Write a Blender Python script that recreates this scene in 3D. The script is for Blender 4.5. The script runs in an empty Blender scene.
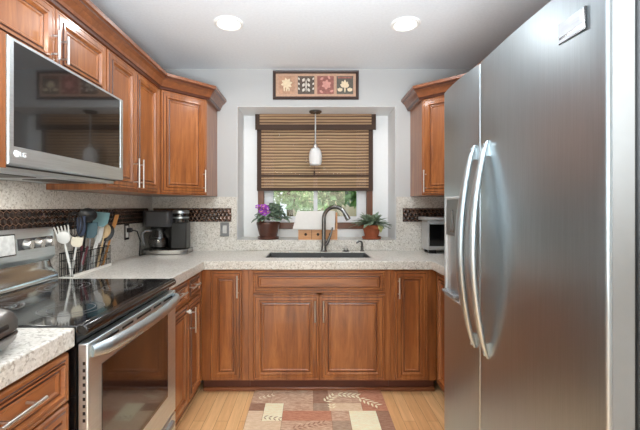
import bpy, bmesh, math, random
from mathutils import Vector, Matrix
random.seed(7)
PI = math.pi
scene = bpy.context.scene
COL = scene.collection

# ------------------------------------------------------------------ camera
F = 376.0
CAMZ = 1.282
cam_d = bpy.data.cameras.new('camera')
cam_d.sensor_fit = 'HORIZONTAL'
cam_d.sensor_width = 36.0
cam_d.lens = 36.0 * F / 640.0
cam_d.shift_x = 10 / 640
cam_d.shift_y = -8 / 640
cam_d.clip_start = 0.02
cam = bpy.data.objects.new('camera', cam_d)
cam.location = (0, 0, CAMZ)
cam.rotation_euler = (PI / 2, 0, 0)
COL.objects.link(cam)
scene.camera = cam

# ------------------------------------------------------------------ world, light, exposure
W = bpy.data.worlds.new('sky')
scene.world = W
W.use_nodes = True
wn = W.node_tree.nodes
sky = wn.new('ShaderNodeTexSky')
sky.sky_type = 'NISHITA'
sky.sun_disc = False
sky.sun_elevation = math.radians(48)
sky.sun_rotation = math.radians(150)
sky.air_density = 1.6
sky.dust_density = 3.0
W.node_tree.links.new(sky.outputs['Color'], wn['Background'].inputs['Color'])
wn['Background'].inputs['Strength'].default_value = 0.62

scene.view_settings.view_transform = 'Standard'
scene.view_settings.look = 'None'
scene.view_settings.gamma = 1.0
scene.view_settings.exposure = -0.25
scene.view_settings.use_curve_mapping = False


def area(name, loc, rot, sx, sy, power, color=(1, 1, 1), shape='RECTANGLE', spread=PI):
    d = bpy.data.lights.new(name, 'AREA')
    d.shape = shape
    d.size = sx
    d.size_y = sy
    d.energy = power
    d.color = color
    d.spread = spread
    o = bpy.data.objects.new(name, d)
    o.location = loc
    o.rotation_euler = rot
    COL.objects.link(o)
    return o


REAR_Y = -2.6
# daylight entering by the wide patio opening of the dining end behind the photographer
area('patio_daylight', (0.05, REAR_Y - 0.02, 1.28), (PI / 2, 0, 0), 2.3, 2.2, 36, (0.88, 0.965, 1.05))
# added fill light behind the camera, aimed up to brighten the ceiling
area('ceiling_fill', (0.05, -0.12, 1.15), (math.radians(180 - 26), 0, 0), 0.6, 0.6, 108, (0.89, 0.975, 1.04), spread=math.radians(128))
CAN_POWER = 6.0
CAN_COLOR = (0.97, 0.98, 0.98)

# ------------------------------------------------------------------ material helpers
MATS = {}


def lin(r, g, b):
    f = lambda c: (c / 255 / 12.92) if c / 255 <= 0.04045 else ((c / 255 + 0.055) / 1.055) ** 2.4
    return (f(r), f(g), f(b), 1)


class NT:
    def __init__(s, name):
        s.m = bpy.data.materials.new(name)
        s.m.use_nodes = True
        s.t = s.m.node_tree
        s.b = s.t.nodes['Principled BSDF']

    def n(s, kind, **kw):
        nd = s.t.nodes.new('ShaderNode' + kind)
        for k, v in kw.items():
            if k.startswith('i_'):
                key = k[2:].replace('_', ' ')
                nd.inputs[key].default_value = v
            else:
                setattr(nd, k, v)
        return nd

    def l(s, a, b):
        s.t.links.new(a, b)

    def coord(s, scale=(1, 1, 1), rot=(0, 0, 0), kind='Object'):
        tc = s.n('TexCoord')
        mp = s.n('Mapping')
        mp.inputs['Scale'].default_value = scale
        mp.inputs['Rotation'].default_value = rot
        s.l(tc.outputs[kind], mp.inputs['Vector'])
        return mp.outputs['Vector']

    def ramp(s, fac, stops, interp='LINEAR'):
        r = s.n('ValToRGB')
        r.color_ramp.interpolation = interp
        els = r.color_ramp.elements
        while len(els) < len(stops):
            els.new(0.5)
        for e, (p, c) in zip(els, stops):
            e.position = p
            e.color = c
        s.l(fac, r.inputs['Fac'])
        return r.outputs['Color']

    def mix(s, fac, a, b, mode='MIX'):
        mx = s.n('Mix', data_type='RGBA', blend_type=mode)
        if isinstance(fac, (int, float)):
            mx.inputs['Factor'].default_value = fac
        else:
            s.l(fac, mx.inputs['Factor'])
        for v, k in ((a, 6), (b, 7)):
            if isinstance(v, tuple):
                mx.inputs[k].default_value = v
            else:
                s.l(v, mx.inputs[k])
        return mx.outputs[2]

    def bump(s, h, strength=0.2, dist=0.002):
        bp = s.n('Bump')
        bp.inputs['Strength'].default_value = strength
        bp.inputs['Distance'].default_value = dist
        s.l(h, bp.inputs['Height'])
        s.l(bp.outputs['Normal'], s.b.inputs['Normal'])

    def set(s, **kw):
        for k, v in kw.items():
            s.b.inputs[k.replace('_', ' ')].default_value = v


def plain(name, rgb, rough=0.5, metal=0.0, coat=0.0, noise=0.06, scale=30, **kw):
    """Slightly mottled procedural colour."""
    t = NT(name)
    nz = t.n('TexNoise', i_Scale=scale, i_Detail=4.0)
    t.l(t.coord(), nz.inputs['Vector'])
    c = lin(*rgb)
    lo = tuple(x * (1 - noise) for x in c[:3]) + (1,)
    hi = tuple(min(1, x * (1 + noise)) for x in c[:3]) + (1,)
    t.l(t.ramp(nz.outputs['Fac'], [(0.3, lo), (0.7, hi)]), t.b.inputs['Base Color'])
    t.set(Roughness=rough, Metallic=metal)
    t.b.inputs['Coat Weight'].default_value = coat
    t.b.inputs['Coat Roughness'].default_value = 0.12
    for k, v in kw.items():
        t.b.inputs[k.replace('_', ' ')].default_value = v
    MATS[name] = t.m
    return t.m


def wood(name, dark, mid, light, axis='z', rough=0.35, coat=0.5, scale=1.0, coat_rough=0.12):
    t = NT(name)
    sc = {'z': (9, 9, 0.9), 'x': (0.9, 9, 9), 'y': (9, 0.9, 9)}[axis]
    sc = tuple(v * scale for v in sc)
    v = t.coord(sc)
    n1 = t.n('TexNoise', i_Scale=2.2, i_Detail=6.0, i_Roughness=0.6, i_Distortion=1.2)
    t.l(v, n1.inputs['Vector'])
    n2 = t.n('TexNoise', i_Scale=16.0, i_Detail=3.0, i_Roughness=0.7)
    t.l(v, n2.inputs['Vector'])
    n3 = t.n('TexNoise', i_Scale=3.0, i_Detail=2.0)
    t.l(t.coord((1, 1, 1)), n3.inputs['Vector'])
    c = t.ramp(n1.outputs['Fac'], [(0.25, lin(*dark)), (0.5, lin(*mid)), (0.75, lin(*light))])
    g = t.ramp(n2.outputs['Fac'], [(0.35, (0.84, 0.82, 0.8, 1)), (0.6, (1, 1, 1, 1))])
    c = t.mix(0.55, c, g, 'MULTIPLY')
    b = t.ramp(n3.outputs['Fac'], [(0.3, (0.86, 0.84, 0.82, 1)), (0.7, (1.0, 1.0, 1.0, 1))])
    c = t.mix(0.7, c, b, 'MULTIPLY')
    t.l(c, t.b.inputs['Base Color'])
    t.set(Roughness=rough)
    t.b.inputs['Coat Weight'].default_value = coat
    t.b.inputs['Coat Roughness'].default_value = coat_rough
    t.bump(n2.outputs['Fac'], 0.04, 0.001)
    MATS[name] = t.m
    return t.m


def steel(name, val=0.55, rough=0.3, streak=(60, 60, 1.2), tint=(1, 1, 1), var=0.1):
    t = NT(name)
    nz = t.n('TexNoise', i_Scale=6.0, i_Detail=5.0, i_Roughness=0.7)
    t.l(t.coord(streak), nz.inputs['Vector'])
    lo = tuple(val * (1 - var) * k for k in tint) + (1,)
    hi = tuple(min(1, val * (1 + var) * k) for k in tint) + (1,)
    t.l(t.ramp(nz.outputs['Fac'], [(0.3, lo), (0.7, hi)]), t.b.inputs['Base Color'])
    mr = t.n('MapRange')
    mr.inputs['To Min'].default_value = rough * 0.85
    mr.inputs['To Max'].default_value = rough * 1.15
    t.l(nz.outputs['Fac'], mr.inputs['Value'])
    t.l(mr.outputs['Result'], t.b.inputs['Roughness'])
    t.set(Metallic=1.0)
    MATS[name] = t.m
    return t.m


def granite(name):
    t = NT(name)
    v = t.coord((1, 1, 1))
    v1 = t.n('TexVoronoi', i_Scale=140.0, i_Randomness=1.0)
    t.l(v, v1.inputs['Vector'])
    n1 = t.n('TexNoise', i_Scale=95.0, i_Detail=5.0, i_Roughness=0.75)
    t.l(v, n1.inputs['Vector'])
    n2 = t.n('TexNoise', i_Scale=22.0, i_Detail=3.0, i_Roughness=0.6)
    t.l(v, n2.inputs['Vector'])
    sep = t.n('SeparateColor')
    t.l(v1.outputs['Color'], sep.inputs['Color'])
    c = t.ramp(sep.outputs['Red'], [(0.0, lin(118, 108, 94)), (0.10, lin(150, 141, 127)), (0.22, lin(204, 199, 190)), (0.6, lin(218, 214, 207)),
                                    (0.86, lin(226, 223, 218)), (1.0, lin(234, 232, 226))])
    c2 = t.ramp(n1.outputs['Fac'], [(0.32, lin(112, 102, 88)), (0.44, lin(196, 190, 180)), (0.58, lin(218, 214, 207)),
                                    (0.68, lin(234, 231, 224))])
    c = t.mix(0.5, c, c2)
    c3 = t.ramp(n2.outputs['Fac'], [(0.3, (0.90, 0.88, 0.85, 1)), (0.7, (1, 1, 1, 1))])
    c = t.mix(0.8, c, c3, 'MULTIPLY')
    t.l(c, t.b.inputs['Base Color'])
    t.set(Roughness=0.28)
    t.b.inputs['Coat Weight'].default_value = 0.15
    t.b.inputs['Coat Roughness'].default_value = 0.08
    MATS[name] = t.m
    return t.m


def glass(name, rough=0.0, tint=(1, 1, 1), ior=1.45):
    t = NT(name)
    t.b.inputs['Base Color'].default_value = (*tint, 1)
    t.set(Roughness=rough, IOR=ior)
    t.b.inputs['Transmission Weight'].default_value = 1.0
    MATS[name] = t.m
    return t.m


# cabinet woods
wood('cherry_v', (116, 65, 33), (152, 90, 46), (184, 117, 64), 'z')
wood('cherry_h', (116, 65, 33), (152, 90, 46), (184, 117, 64), 'x')
wood('cherry_crown', (104, 58, 32), (126, 73, 42), (146, 88, 52), 'x')
plain('glaze', (74, 36, 22), 0.4, coat=0.4)
plain('toe_wood', (96, 50, 34), 0.5)
wood('walnut_frame', (92, 55, 36), (112, 68, 45), (130, 82, 56), 'z', coat=0.2)
wood('pine', (190, 128, 78), (208, 150, 98), (220, 168, 116), 'x', coat=0.1, scale=3)
wood('light_spoon_wood', (205, 175, 130), (220, 192, 148), (232, 206, 165), 'z', coat=0.0, rough=0.6, scale=3)
wood('orange_spoon_wood', (196, 130, 66), (212, 150, 84), (224, 168, 104), 'z', coat=0.0, rough=0.6, scale=3)
granite('granite')
steel('fridge_steel', 0.53, 0.33, (45, 45, 1.0), (0.83, 0.94, 1.0), 0.07)
plain('fridge_edge', (126, 127, 126), 0.5, metal=0.2, noise=0.02)
steel('range_steel', 0.82, 0.38, (1.2, 1.2, 60), (0.89, 0.97, 1.0))
steel('handle_steel', 0.62, 0.36, (40, 40, 2), (0.86, 0.96, 1.0))
steel('bright_steel', 0.68, 0.14, (1.2, 1.2, 60), (0.89, 0.97, 1.0), 0.04)
steel('nickel', 0.68, 0.3, (20, 20, 20), (1, 0.98, 0.95))
steel('dark_nickel', 0.22, 0.24, (20, 20, 20), (1, 0.97, 0.94))
steel('gunmetal', 0.22, 0.36, (8, 30, 30), (1, 0.98, 0.95))
plain('black_glass', (8, 8, 9), 0.04, coat=1.0, noise=0.02)
plain('oven_glass', (14, 11, 10), 0.05, coat=1.0, noise=0.02)
plain('black_plastic', (22, 22, 23), 0.35)
plain('black_gloss', (14, 14, 15), 0.15, coat=0.6)
plain('dark_grey_plastic', (58, 58, 60), 0.4)
plain('grey_plastic', (118, 119, 120), 0.4)
plain('silver_plastic', (186, 187, 186), 0.32, metal=0.35)
plain('white_plastic', (226, 226, 222), 0.4, noise=0.02)
plain('white_vinyl', (226, 228, 230), 0.45, noise=0.02)
plain('sink_composite', (74, 74, 74), 0.45, noise=0.25, scale=220)
plain('ring_print', (112, 112, 114), 0.3, noise=0.02)
plain('reveal_lightened', (236, 237, 237), 0.6, noise=0.01)  # wall tone lightened to stand in for light inside the recess
plain('trim_white', (236, 236, 232), 0.5, noise=0.02)
plain('cord_black', (20, 20, 20), 0.6)
plain('terracotta', (158, 84, 52), 0.75, noise=0.14)
plain('brown_glaze', (86, 50, 38), 0.3, coat=0.4, noise=0.15)
plain('soil', (48, 36, 28), 0.95, noise=0.4, scale=120)
plain('violet_leaf', (124, 144, 124), 0.6, noise=0.35, scale=60)
plain('violet_petal', (160, 66, 186), 0.6, noise=0.2, scale=60)
plain('violet_eye', (232, 206, 92), 0.6)
plain('succulent_leaf', (118, 136, 112), 0.5, noise=0.35, scale=50)
plain('pale_leaf', (178, 180, 118), 0.55, noise=0.2, scale=50)
plain('paper', (236, 234, 230), 0.8, noise=0.015)
plain('bind_tape', (70, 52, 42), 0.85, noise=0.18, scale=200)
plain('teal_silicone', (120, 160, 164), 0.5)
plain('dark_teal_silicone', (58, 96, 108), 0.5)
plain('navy_silicone', (40, 56, 84), 0.5)
plain('cream_silicone', (232, 224, 204), 0.5)
plain('maroon_plastic', (96, 38, 48), 0.4)
plain('wire_black', (36, 34, 34), 0.4, metal=0.5)
plain('frame_dark', (58, 40, 34), 0.35, coat=0.3)
plain('art_mat', (192, 156, 132), 0.8, noise=0.1, scale=80)
plain('art_tan', (186, 146, 120), 0.8, noise=0.2, scale=60)
plain('art_brown', (92, 80, 72), 0.8, noise=0.25, scale=60)
plain('art_rose', (150, 98, 90), 0.8, noise=0.22, scale=60)
plain('art_grey', (98, 94, 86), 0.8, noise=0.15, scale=60)
plain('art_cream', (226, 208, 176), 0.8, noise=0.08, scale=60)
plain('art_pale', (214, 206, 194), 0.8, noise=0.08, scale=60)
plain('art_blush', (206, 150, 138), 0.8, noise=0.1, scale=60)
plain('gasket', (16, 16, 17), 0.7)
plain('fridge_body', (66, 67, 68), 0.5)
plain('badge_silver', (138, 139, 142), 0.55)
plain('badge_text', (132, 132, 136), 0.4)
plain('logo_white', (238, 238, 238), 0.4)
plain('grout', (120, 92, 74), 0.6, noise=0.15)
plain('bark', (96, 78, 62), 0.9, noise=0.3)
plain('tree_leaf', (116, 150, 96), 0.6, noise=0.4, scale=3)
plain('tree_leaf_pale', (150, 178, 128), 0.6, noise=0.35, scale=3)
plain('siding', (206, 212, 224), 0.7, noise=0.03)
plain('roof_shingle', (110, 108, 108), 0.9, noise=0.2)
plain('lawn', (132, 158, 92), 0.95, noise=0.25, scale=8)
plain('pale_liner', (222, 219, 210), 0.5, noise=0.03)
plain('screen_lcd', (196, 198, 196), 0.12, coat=0.6, noise=0.18, scale=40)
glass('clear_glass')
glass('carafe_glass', 0.0, (0.95, 0.95, 0.95))
glass('frosted_glass', 0.55, (0.98, 0.98, 0.97))
MATS['frosted_glass'].node_tree.nodes['Principled BSDF'].inputs['Transmission Weight'].default_value = 0.35

# painted walls / ceiling
plain('wall_paint', (186, 186, 185), 0.75, noise=0.012, scale=120)
t = NT('ceiling_paint')
nz = t.n('TexNoise', i_Scale=60.0, i_Detail=4.0)
t.l(t.coord(), nz.inputs['Vector'])
t.l(t.ramp(nz.outputs['Fac'], [(0.3, lin(226, 230, 233)), (0.7, lin(232, 236, 239))]), t.b.inputs['Base Color'])
t.set(Roughness=0.85)
t.bump(nz.outputs['Fac'], 0.15, 0.002)
MATS['ceiling_paint'] = t.m

# hexagon mosaic tile: bronze glazed
t = NT('mosaic_tile')
vz = t.n('TexVoronoi', i_Scale=30.0)
t.l(t.coord(), vz.inputs['Vector'])
sp = t.n('SeparateColor')
t.l(vz.outputs['Color'], sp.inputs['Color'])
t.l(t.ramp(sp.outputs['Green'], [(0.0, lin(44, 33, 29)), (0.6, lin(70, 54, 47)), (1.0, lin(112, 88, 76))]), t.b.inputs['Base Color'])
t.set(Roughness=0.18, Metallic=0.85)
t.b.inputs['Coat Weight'].default_value = 0.8
t.b.inputs['Coat Roughness'].default_value = 0.06
MATS['mosaic_tile'] = t.m

# oak strip floor, boards running away from the camera
t = NT('oak_floor')
v = t.coord((1, 1, 1), (0, 0, PI / 2))
br = t.n('TexBrick', offset=0.37, offset_frequency=2)
br.inputs['Scale'].default_value = 1.0
br.inputs['Brick Width'].default_value = 0.95
br.inputs['Row Height'].default_value = 0.07
br.inputs['Mortar Size'].default_value = 0.0012
br.inputs['Bias'].default_value = 0.0
br.inputs['Color1'].default_value = lin(246, 200, 145)
br.inputs['Color2'].default_value = lin(230, 176, 122)
br.inputs['Mortar'].default_value = lin(176, 124, 80)
t.l(v, br.inputs['Vector'])
n1 = t.n('TexNoise', i_Scale=3.0, i_Detail=6.0, i_Roughness=0.65, i_Distortion=0.8)
t.l(t.coord((14, 1.0, 1)), n1.inputs['Vector'])
g = t.ramp(n1.outputs['Fac'], [(0.3, (0.74, 0.68, 0.62, 1)), (0.65, (1, 1, 1, 1))])
c = t.mix(0.8, br.outputs['Color'], g, 'MULTIPLY')
t.l(c, t.b.inputs['Base Color'])
t.set(Roughness=0.32)
t.b.inputs['Coat Weight'].default_value = 0.2
MATS['oak_floor'] = t.m


# woven bamboo: bands of slats
def bamboo(name):
    t = NT(name)
    v = t.coord((0.25, 1, 48))
    n1 = t.n('TexNoise', i_Scale=1.0, i_Detail=2.0, i_Roughness=0.7)
    t.l(v, n1.inputs['Vector'])
    n2 = t.n('TexNoise', i_Scale=1.0, i_Detail=2.0)
    t.l(t.coord((5, 1, 220)), n2.inputs['Vector'])
    wv = t.n('TexWave', wave_type='BANDS', bands_direction='Z', i_Scale=11.5, i_Distortion=1.2, i_Detail=1.0)
    t.l(t.coord((0.3, 1, 1)), wv.inputs['Vector'])
    av = t.mix(0.45, n1.outputs['Fac'], wv.outputs['Fac'])
    c = t.ramp(av, [(0.24, lin(84, 60, 44)), (0.40, lin(136, 104, 76)), (0.55, lin(176, 142, 108)),
                                   (0.75, lin(200, 168, 132))])
    g = t.ramp(n2.outputs['Fac'], [(0.35, (0.68, 0.64, 0.6, 1)), (0.6, (1, 1, 1, 1))])
    c = t.mix(0.7, c, g, 'MULTIPLY')
    t.l(c, t.b.inputs['Base Color'])
    t.set(Roughness=0.7)
    MATS[name] = t.m


bamboo('bamboo')


def weave(name, rgb, rgb2):
    t = NT(name)
    n1 = t.n('TexNoise', i_Scale=1.0, i_Detail=4.0, i_Roughness=0.7)
    t.l(t.coord((30, 130, 30)), n1.inputs['Vector'])
    n2 = t.n('TexNoise', i_Scale=400.0, i_Detail=2.0)
    t.l(t.coord(), n2.inputs['Vector'])
    c = t.ramp(n1.outputs['Fac'], [(0.36, lin(*rgb2)), (0.62, lin(*rgb))])
    g = t.ramp(n2.outputs['Fac'], [(0.3, (0.8, 0.8, 0.8, 1)), (0.65, (1, 1, 1, 1))])
    t.l(t.mix(0.6, c, g, 'MULTIPLY'), t.b.inputs['Base Color'])
    t.set(Roughness=0.95)
    t.b.inputs['Specular IOR Level'].default_value = 0.1
    t.bump(n2.outputs['Fac'], 0.3, 0.002)
    MATS[name] = t.m


weave('rug_taupe', (221, 188, 160), (179, 136, 111))
weave('rug_rust', (208, 149, 120), (181, 120, 95))
weave('rug_cream', (245, 242, 210), (245, 224, 185))
weave('rug_brown', (176, 136, 113), (151, 111, 90))
weave('rug_grey', (190, 163, 140), (158, 129, 108))
weave('rug_tan', (235, 208, 176), (217, 185, 151))
weave('rug_edge', (169, 127, 99), (147, 106, 81))


# ------------------------------------------------------------------ mesh helpers
class MB:
    def __init__(s):
        s.bm = bmesh.new()
        s.slots = []
        s.cur = 0

    def use(s, mat):
        if mat not in s.slots:
            s.slots.append(mat)
        s.cur = s.slots.index(mat)
        return s

    def face(s, vs):
        try:
            f = s.bm.faces.new(vs)
            f.material_index = s.cur
            return f
        except ValueError:
            return None

    def box(s, x0, y0, z0, x1, y1, z1, M=None):
        P = [(x0, y0, z0), (x1, y0, z0), (x1, y1, z0), (x0, y1, z0), (x0, y0, z1), (x1, y0, z1), (x1, y1, z1), (x0, y1, z1)]
        v = [s.bm.verts.new(M @ Vector(p) if M else p) for p in P]
        for q in ((0, 3, 2, 1), (4, 5, 6, 7), (0, 1, 5, 4), (1, 2, 6, 5), (2, 3, 7, 6), (3, 0, 4, 7)):
            s.face([v[i] for i in q])
        return s

    def prism(s, pts, z0, z1, M=None, axis='z'):
        def mk(p, h):
            q = Vector((p[0], p[1], h)) if axis == 'z' else (Vector((p[0], h, p[1])) if axis == 'y' else Vector((h, p[0], p[1])))
            return s.bm.verts.new(M @ q if M else q)
        a = [mk(p, z0) for p in pts]
        b = [mk(p, z1) for p in pts]
        n = len(pts)
        s.face(a[::-1])
        s.face(b)
        for i in range(n):
            s.face([a[i], a[(i + 1) % n], b[(i + 1) % n], b[i]])
        return s

    def rings(s, loops, closed_loop=True, cap0=True, cap1=True, mats=None):
        R = [[s.bm.verts.new(p) for p in lp] for lp in loops]
        n = len(R[0])
        for k in range(len(R) - 1):
            if mats and mats[k]:
                s.use(mats[k])
            for i in range(n if closed_loop else n - 1):
                j = (i + 1) % n
                s.face([R[k][i], R[k][j], R[k + 1][j], R[k + 1][i]])
        if cap0:
            s.face(R[0][::-1])
        if cap1:
            if mats and len(mats) >= len(R):
                s.use(mats[len(R) - 1])
            s.face(R[-1])
        return s

    def tube(s, pts, r, seg=10, caps=True, squash=None):
        pts = [Vector(p) for p in pts]
        rs = r if isinstance(r, (list, tuple)) else [r] * len(pts)
        loops = []
        up = None
        for i, p in enumerate(pts):
            d = (pts[min(i + 1, len(pts) - 1)] - pts[max(i - 1, 0)]).normalized()
            if up is None:
                up = Vector((0, 0, 1)) if abs(d.z) < 0.9 else Vector((1, 0, 0))
            a = d.cross(up)
            if a.length < 1e-5:
                a = d.cross(Vector((0, 1, 0)))
            a.normalize()
            b = a.cross(d).normalized()
            up = b
            k = squash or (1, 1)
            loops.append([p + (a * math.cos(2 * PI * j / seg) * k[0] + b * math.sin(2 * PI * j / seg) * k[1]) * rs[i] for j in range(seg)])
        return s.rings(loops, True, caps, caps)

    def lathe(s, prof, c=(0, 0, 0), seg=24, cap0=True, cap1=True, M=None, sx=1, sy=1):
        loops = []
        for (r, z) in prof:
            lp = []
            for j in range(seg):
                a = 2 * PI * j / seg
                p = Vector((c[0] + r * sx * math.cos(a), c[1] + r * sy * math.sin(a), c[2] + z))
                lp.append(M @ p if M else p)
            loops.append(lp)
        return s.rings(loops, True, cap0, cap1)

    def quad(s, a, b, c, d):
        s.face([s.bm.verts.new(p) for p in (a, b, c, d)])
        return s

    def poly(s, pts):
        s.face([s.bm.verts.new(p) for p in pts])
        return s

    def build(s, name, mat=None, parent=None, loc=None, bevel=0, seg=2, smooth=True, angle=35, sub=0, solid=0):
        if mat and mat not in s.slots:
            s.slots.insert(0, mat) if not s.slots else s.slots.append(mat)
        bmesh.ops.recalc_face_normals(s.bm, faces=s.bm.faces)
        me = bpy.data.meshes.new(name)
        s.bm.to_mesh(me)
        s.bm.free()
        for k in s.slots:
            me.materials.append(MATS[k])
        if smooth:
            for p in me.polygons:
                p.use_smooth = True
            me.set_sharp_from_angle(angle=math.radians(angle))
        o = bpy.data.objects.new(name, me)
        COL.objects.link(o)
        if parent:
            o.parent = parent
        if loc:
            o.location = loc
        if solid:
            m = o.modifiers.new('thick', 'SOLIDIFY')
            m.thickness = solid
            m.offset = 0
        if bevel:
            m = o.modifiers.new('bevel', 'BEVEL')
            m.width = bevel
            m.segments = seg
            m.limit_method = 'ANGLE'
            m.angle_limit = math.radians(40)
            m.harden_normals = False
        if sub:
            m = o.modifiers.new('sub', 'SUBSURF')
            m.levels = sub
            m.render_levels = sub
        return o


def tag(o, label=None, cat=None, group=None, kind=None):
    for k, v in (('label', label), ('category', cat), ('group', group), ('kind', kind)):
        if v:
            o[k] = v
    return o


def thing(name, label, cat, loc=(0, 0, 0), rz=0.0, group=None):
    o = bpy.data.objects.new(name, None)
    o.empty_display_size = 0.05
    o.location = loc
    o.rotation_euler = (0, 0, rz)
    COL.objects.link(o)
    return tag(o, label, cat, group)


def struct(o):
    o['kind'] = 'structure'
    return o


def at(px, py, Y):
    """A point of the room at distance Y along the view axis."""
    return Vector(((px - 310) / F * Y, Y, CAMZ + (207 - py) / F * Y))


# ------------------------------------------------------------------ room dimensions
XL, XR, YB, ZC = -1.35, 1.455, 3.185, 2.45
RX0, RX1, RZ0, RZ1, RY = -0.618, 0.728, 0.985, 2.134, 3.50   # window recess
CT = 0.914

# floor, ceiling, walls
struct(MB().box(XL - 0.1, REAR_Y - 0.1, -0.1, XR + 0.1, YB + 0.4, 0).build('floor', 'oak_floor', smooth=False))
CANS = [(-0.515, 2.385), (0.607, 2.395), (-0.515, 0.1), (0.607, 0.1), (-0.515, -1.6), (0.607, -1.6)]
struct(MB().box(XL - 0.1, REAR_Y - 0.1, ZC, XR + 0.1, YB + 0.4, ZC + 0.1).build('ceiling', 'ceiling_paint', smooth=False))
struct(MB().box(XL - 0.1, REAR_Y, 0, XL, YB + 0.4, ZC).build('wall_left', 'wall_paint', smooth=False))
struct(MB().box(XR, REAR_Y, 0, XR + 0.1, YB + 0.4, ZC).build('wall_right', 'wall_paint', smooth=False))
WX0, WX1, WZ0, WZ1 = -0.484, 0.582, 1.078, 2.10       # window opening in the recess back
m = MB()
# thick wall with the recess
m.box(XL, YB, 0, RX0, RY, ZC)
m.box(RX1, YB, 0, XR, RY, ZC)
m.box(RX0, YB, RZ1, RX1, RY, ZC)
m.box(RX0, YB, 0, RX1, RY, RZ0)
# the recess back with the window hole
m.box(XL, RY, 0, WX0, RY + 0.12, ZC)
m.box(WX1, RY, 0, XR, RY + 0.12, ZC)
m.box(WX0, RY, WZ1, WX1, RY + 0.12, ZC)
m.box(WX0, RY, 0, WX1, RY + 0.12, WZ0)
struct(m.build('wall_back', 'wall_paint', smooth=False))
# added liner, paler than the wall to make up for dim recess light
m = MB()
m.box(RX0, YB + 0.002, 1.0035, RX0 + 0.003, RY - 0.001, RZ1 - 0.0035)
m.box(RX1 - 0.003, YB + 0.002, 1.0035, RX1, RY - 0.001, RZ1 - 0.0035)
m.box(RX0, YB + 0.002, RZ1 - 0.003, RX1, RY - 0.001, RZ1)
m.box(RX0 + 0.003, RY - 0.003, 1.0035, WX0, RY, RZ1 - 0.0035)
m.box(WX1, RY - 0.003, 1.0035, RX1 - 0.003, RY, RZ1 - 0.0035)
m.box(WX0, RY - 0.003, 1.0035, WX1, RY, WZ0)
struct(m.build('recess_lightener', 'reveal_lightened', smooth=False))
# rear wall with patio opening
m = MB()
m.box(XL, REAR_Y - 0.1, 0, -1.15, REAR_Y, ZC)
m.box(1.25, REAR_Y - 0.1, 0, XR, REAR_Y, ZC)
m.box(-1.15, REAR_Y - 0.1, 2.4, 1.25, REAR_Y, ZC)
struct(m.build('wall_rear', 'wall_paint', smooth=False))

# sink window: wood casing, vinyl slider frame, glass
win = thing('window_1', None, None, ((WX0 + WX1) / 2, RY, WZ0))
struct(win)
hw, hh = (WX1 - WX0) / 2, WZ1 - WZ0
m = MB()
m.box(-hw, -0.012, 0, -hw + 0.055, 0.10, hh)
m.box(hw - 0.055, -0.012, 0, hw, 0.10, hh)
m.box(-hw + 0.055, -0.012, 0, hw - 0.055, 0.10, 0.058)
m.box(-hw + 0.055, -0.012, hh - 0.058, hw - 0.055, 0.10, hh)
m.build('window_casing', 'walnut_frame', win, bevel=0.003)
m = MB()
a, b = -hw + 0.055, hw - 0.055
m.box(a, 0.03, 0.058, a + 0.085, 0.085, hh - 0.058)
m.box(b - 0.085, 0.03, 0.058, b, 0.085, hh - 0.058)
m.box(a + 0.085, 0.03, 0.058, b - 0.085, 0.085, 0.115)
m.box(a + 0.085, 0.03, hh - 0.115, b - 0.085, 0.085, hh - 0.058)
m.box(-0.016, 0.025, 0.115, 0.022, 0.085, hh - 0.115)
m.build('window_sash', 'white_vinyl', win, bevel=0.004)
m = MB()
m.box(a + 0.08, 0.055, 0.11, -0.012, 0.059, hh - 0.11)
m.box(0.018, 0.055, 0.11, b - 0.08, 0.059, hh - 0.11)
m.build('window_glass', 'clear_glass', win, smooth=False)

# ------------------------------------------------------------------ outdoors
struct(MB().box(-14, 3.7, -0.4, 14, 26, -0.3).build('lawn', 'lawn', smooth=False))


def leaf_cloud(m, c, rad, n, size, mat):
    m.use(mat)
    for _ in range(n):
        while True:
            p = Vector((random.uniform(-1, 1), random.uniform(-1, 1), random.uniform(-1, 1)))
            if 0.15 < p.length < 1:
                break
        p = Vector((c[0] + p.x * rad[0], c[1] + p.y * rad[1], c[2] + p.z * rad[2]))
        d = Vector((random.gauss(0, 1), random.gauss(0, 1), random.gauss(0, 1))).normalized()
        e = d.orthogonal().normalized() * size * random.uniform(0.3, 0.5)
        d = d * size * random.uniform(0.7, 1.2)
        m.quad(p - d, p + e, p + d, p - e)


def tree(label, x, y, h, r, n, mat, group=None):
    t = thing('leafy_tree', label, 'tree', (x, y, -0.3), 0, group)
    m = MB()
    m.tube([(0, 0, 0), (0.05, 0, h * 0.3), (0, 0.05, h * 0.6), (0.02, 0, h * 0.85)], [r * 0.09, r * 0.075, r * 0.05, r * 0.02])
    for k in range(5):
        a = k * 1.3
        m.tube([(0.02, 0.02, h * (0.35 + 0.06 * k)), (math.cos(a) * r * 0.6, math.sin(a) * r * 0.6, h * (0.55 + 0.06 * k))], [r * 0.035, r * 0.012], 6)
    m.build('trunk', 'bark', t)
    m = MB()
    for k in range(7):
        a = k * 2.4
        leaf_cloud(m, (math.cos(a) * r * 0.45, math.sin(a) * r * 0.45, h * (0.42 + 0.08 * k)), (r * 0.6, r * 0.6, r * 0.42), n // 7, 0.17, mat)
    m.build('foliage', mat, t, smooth=False)


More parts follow.
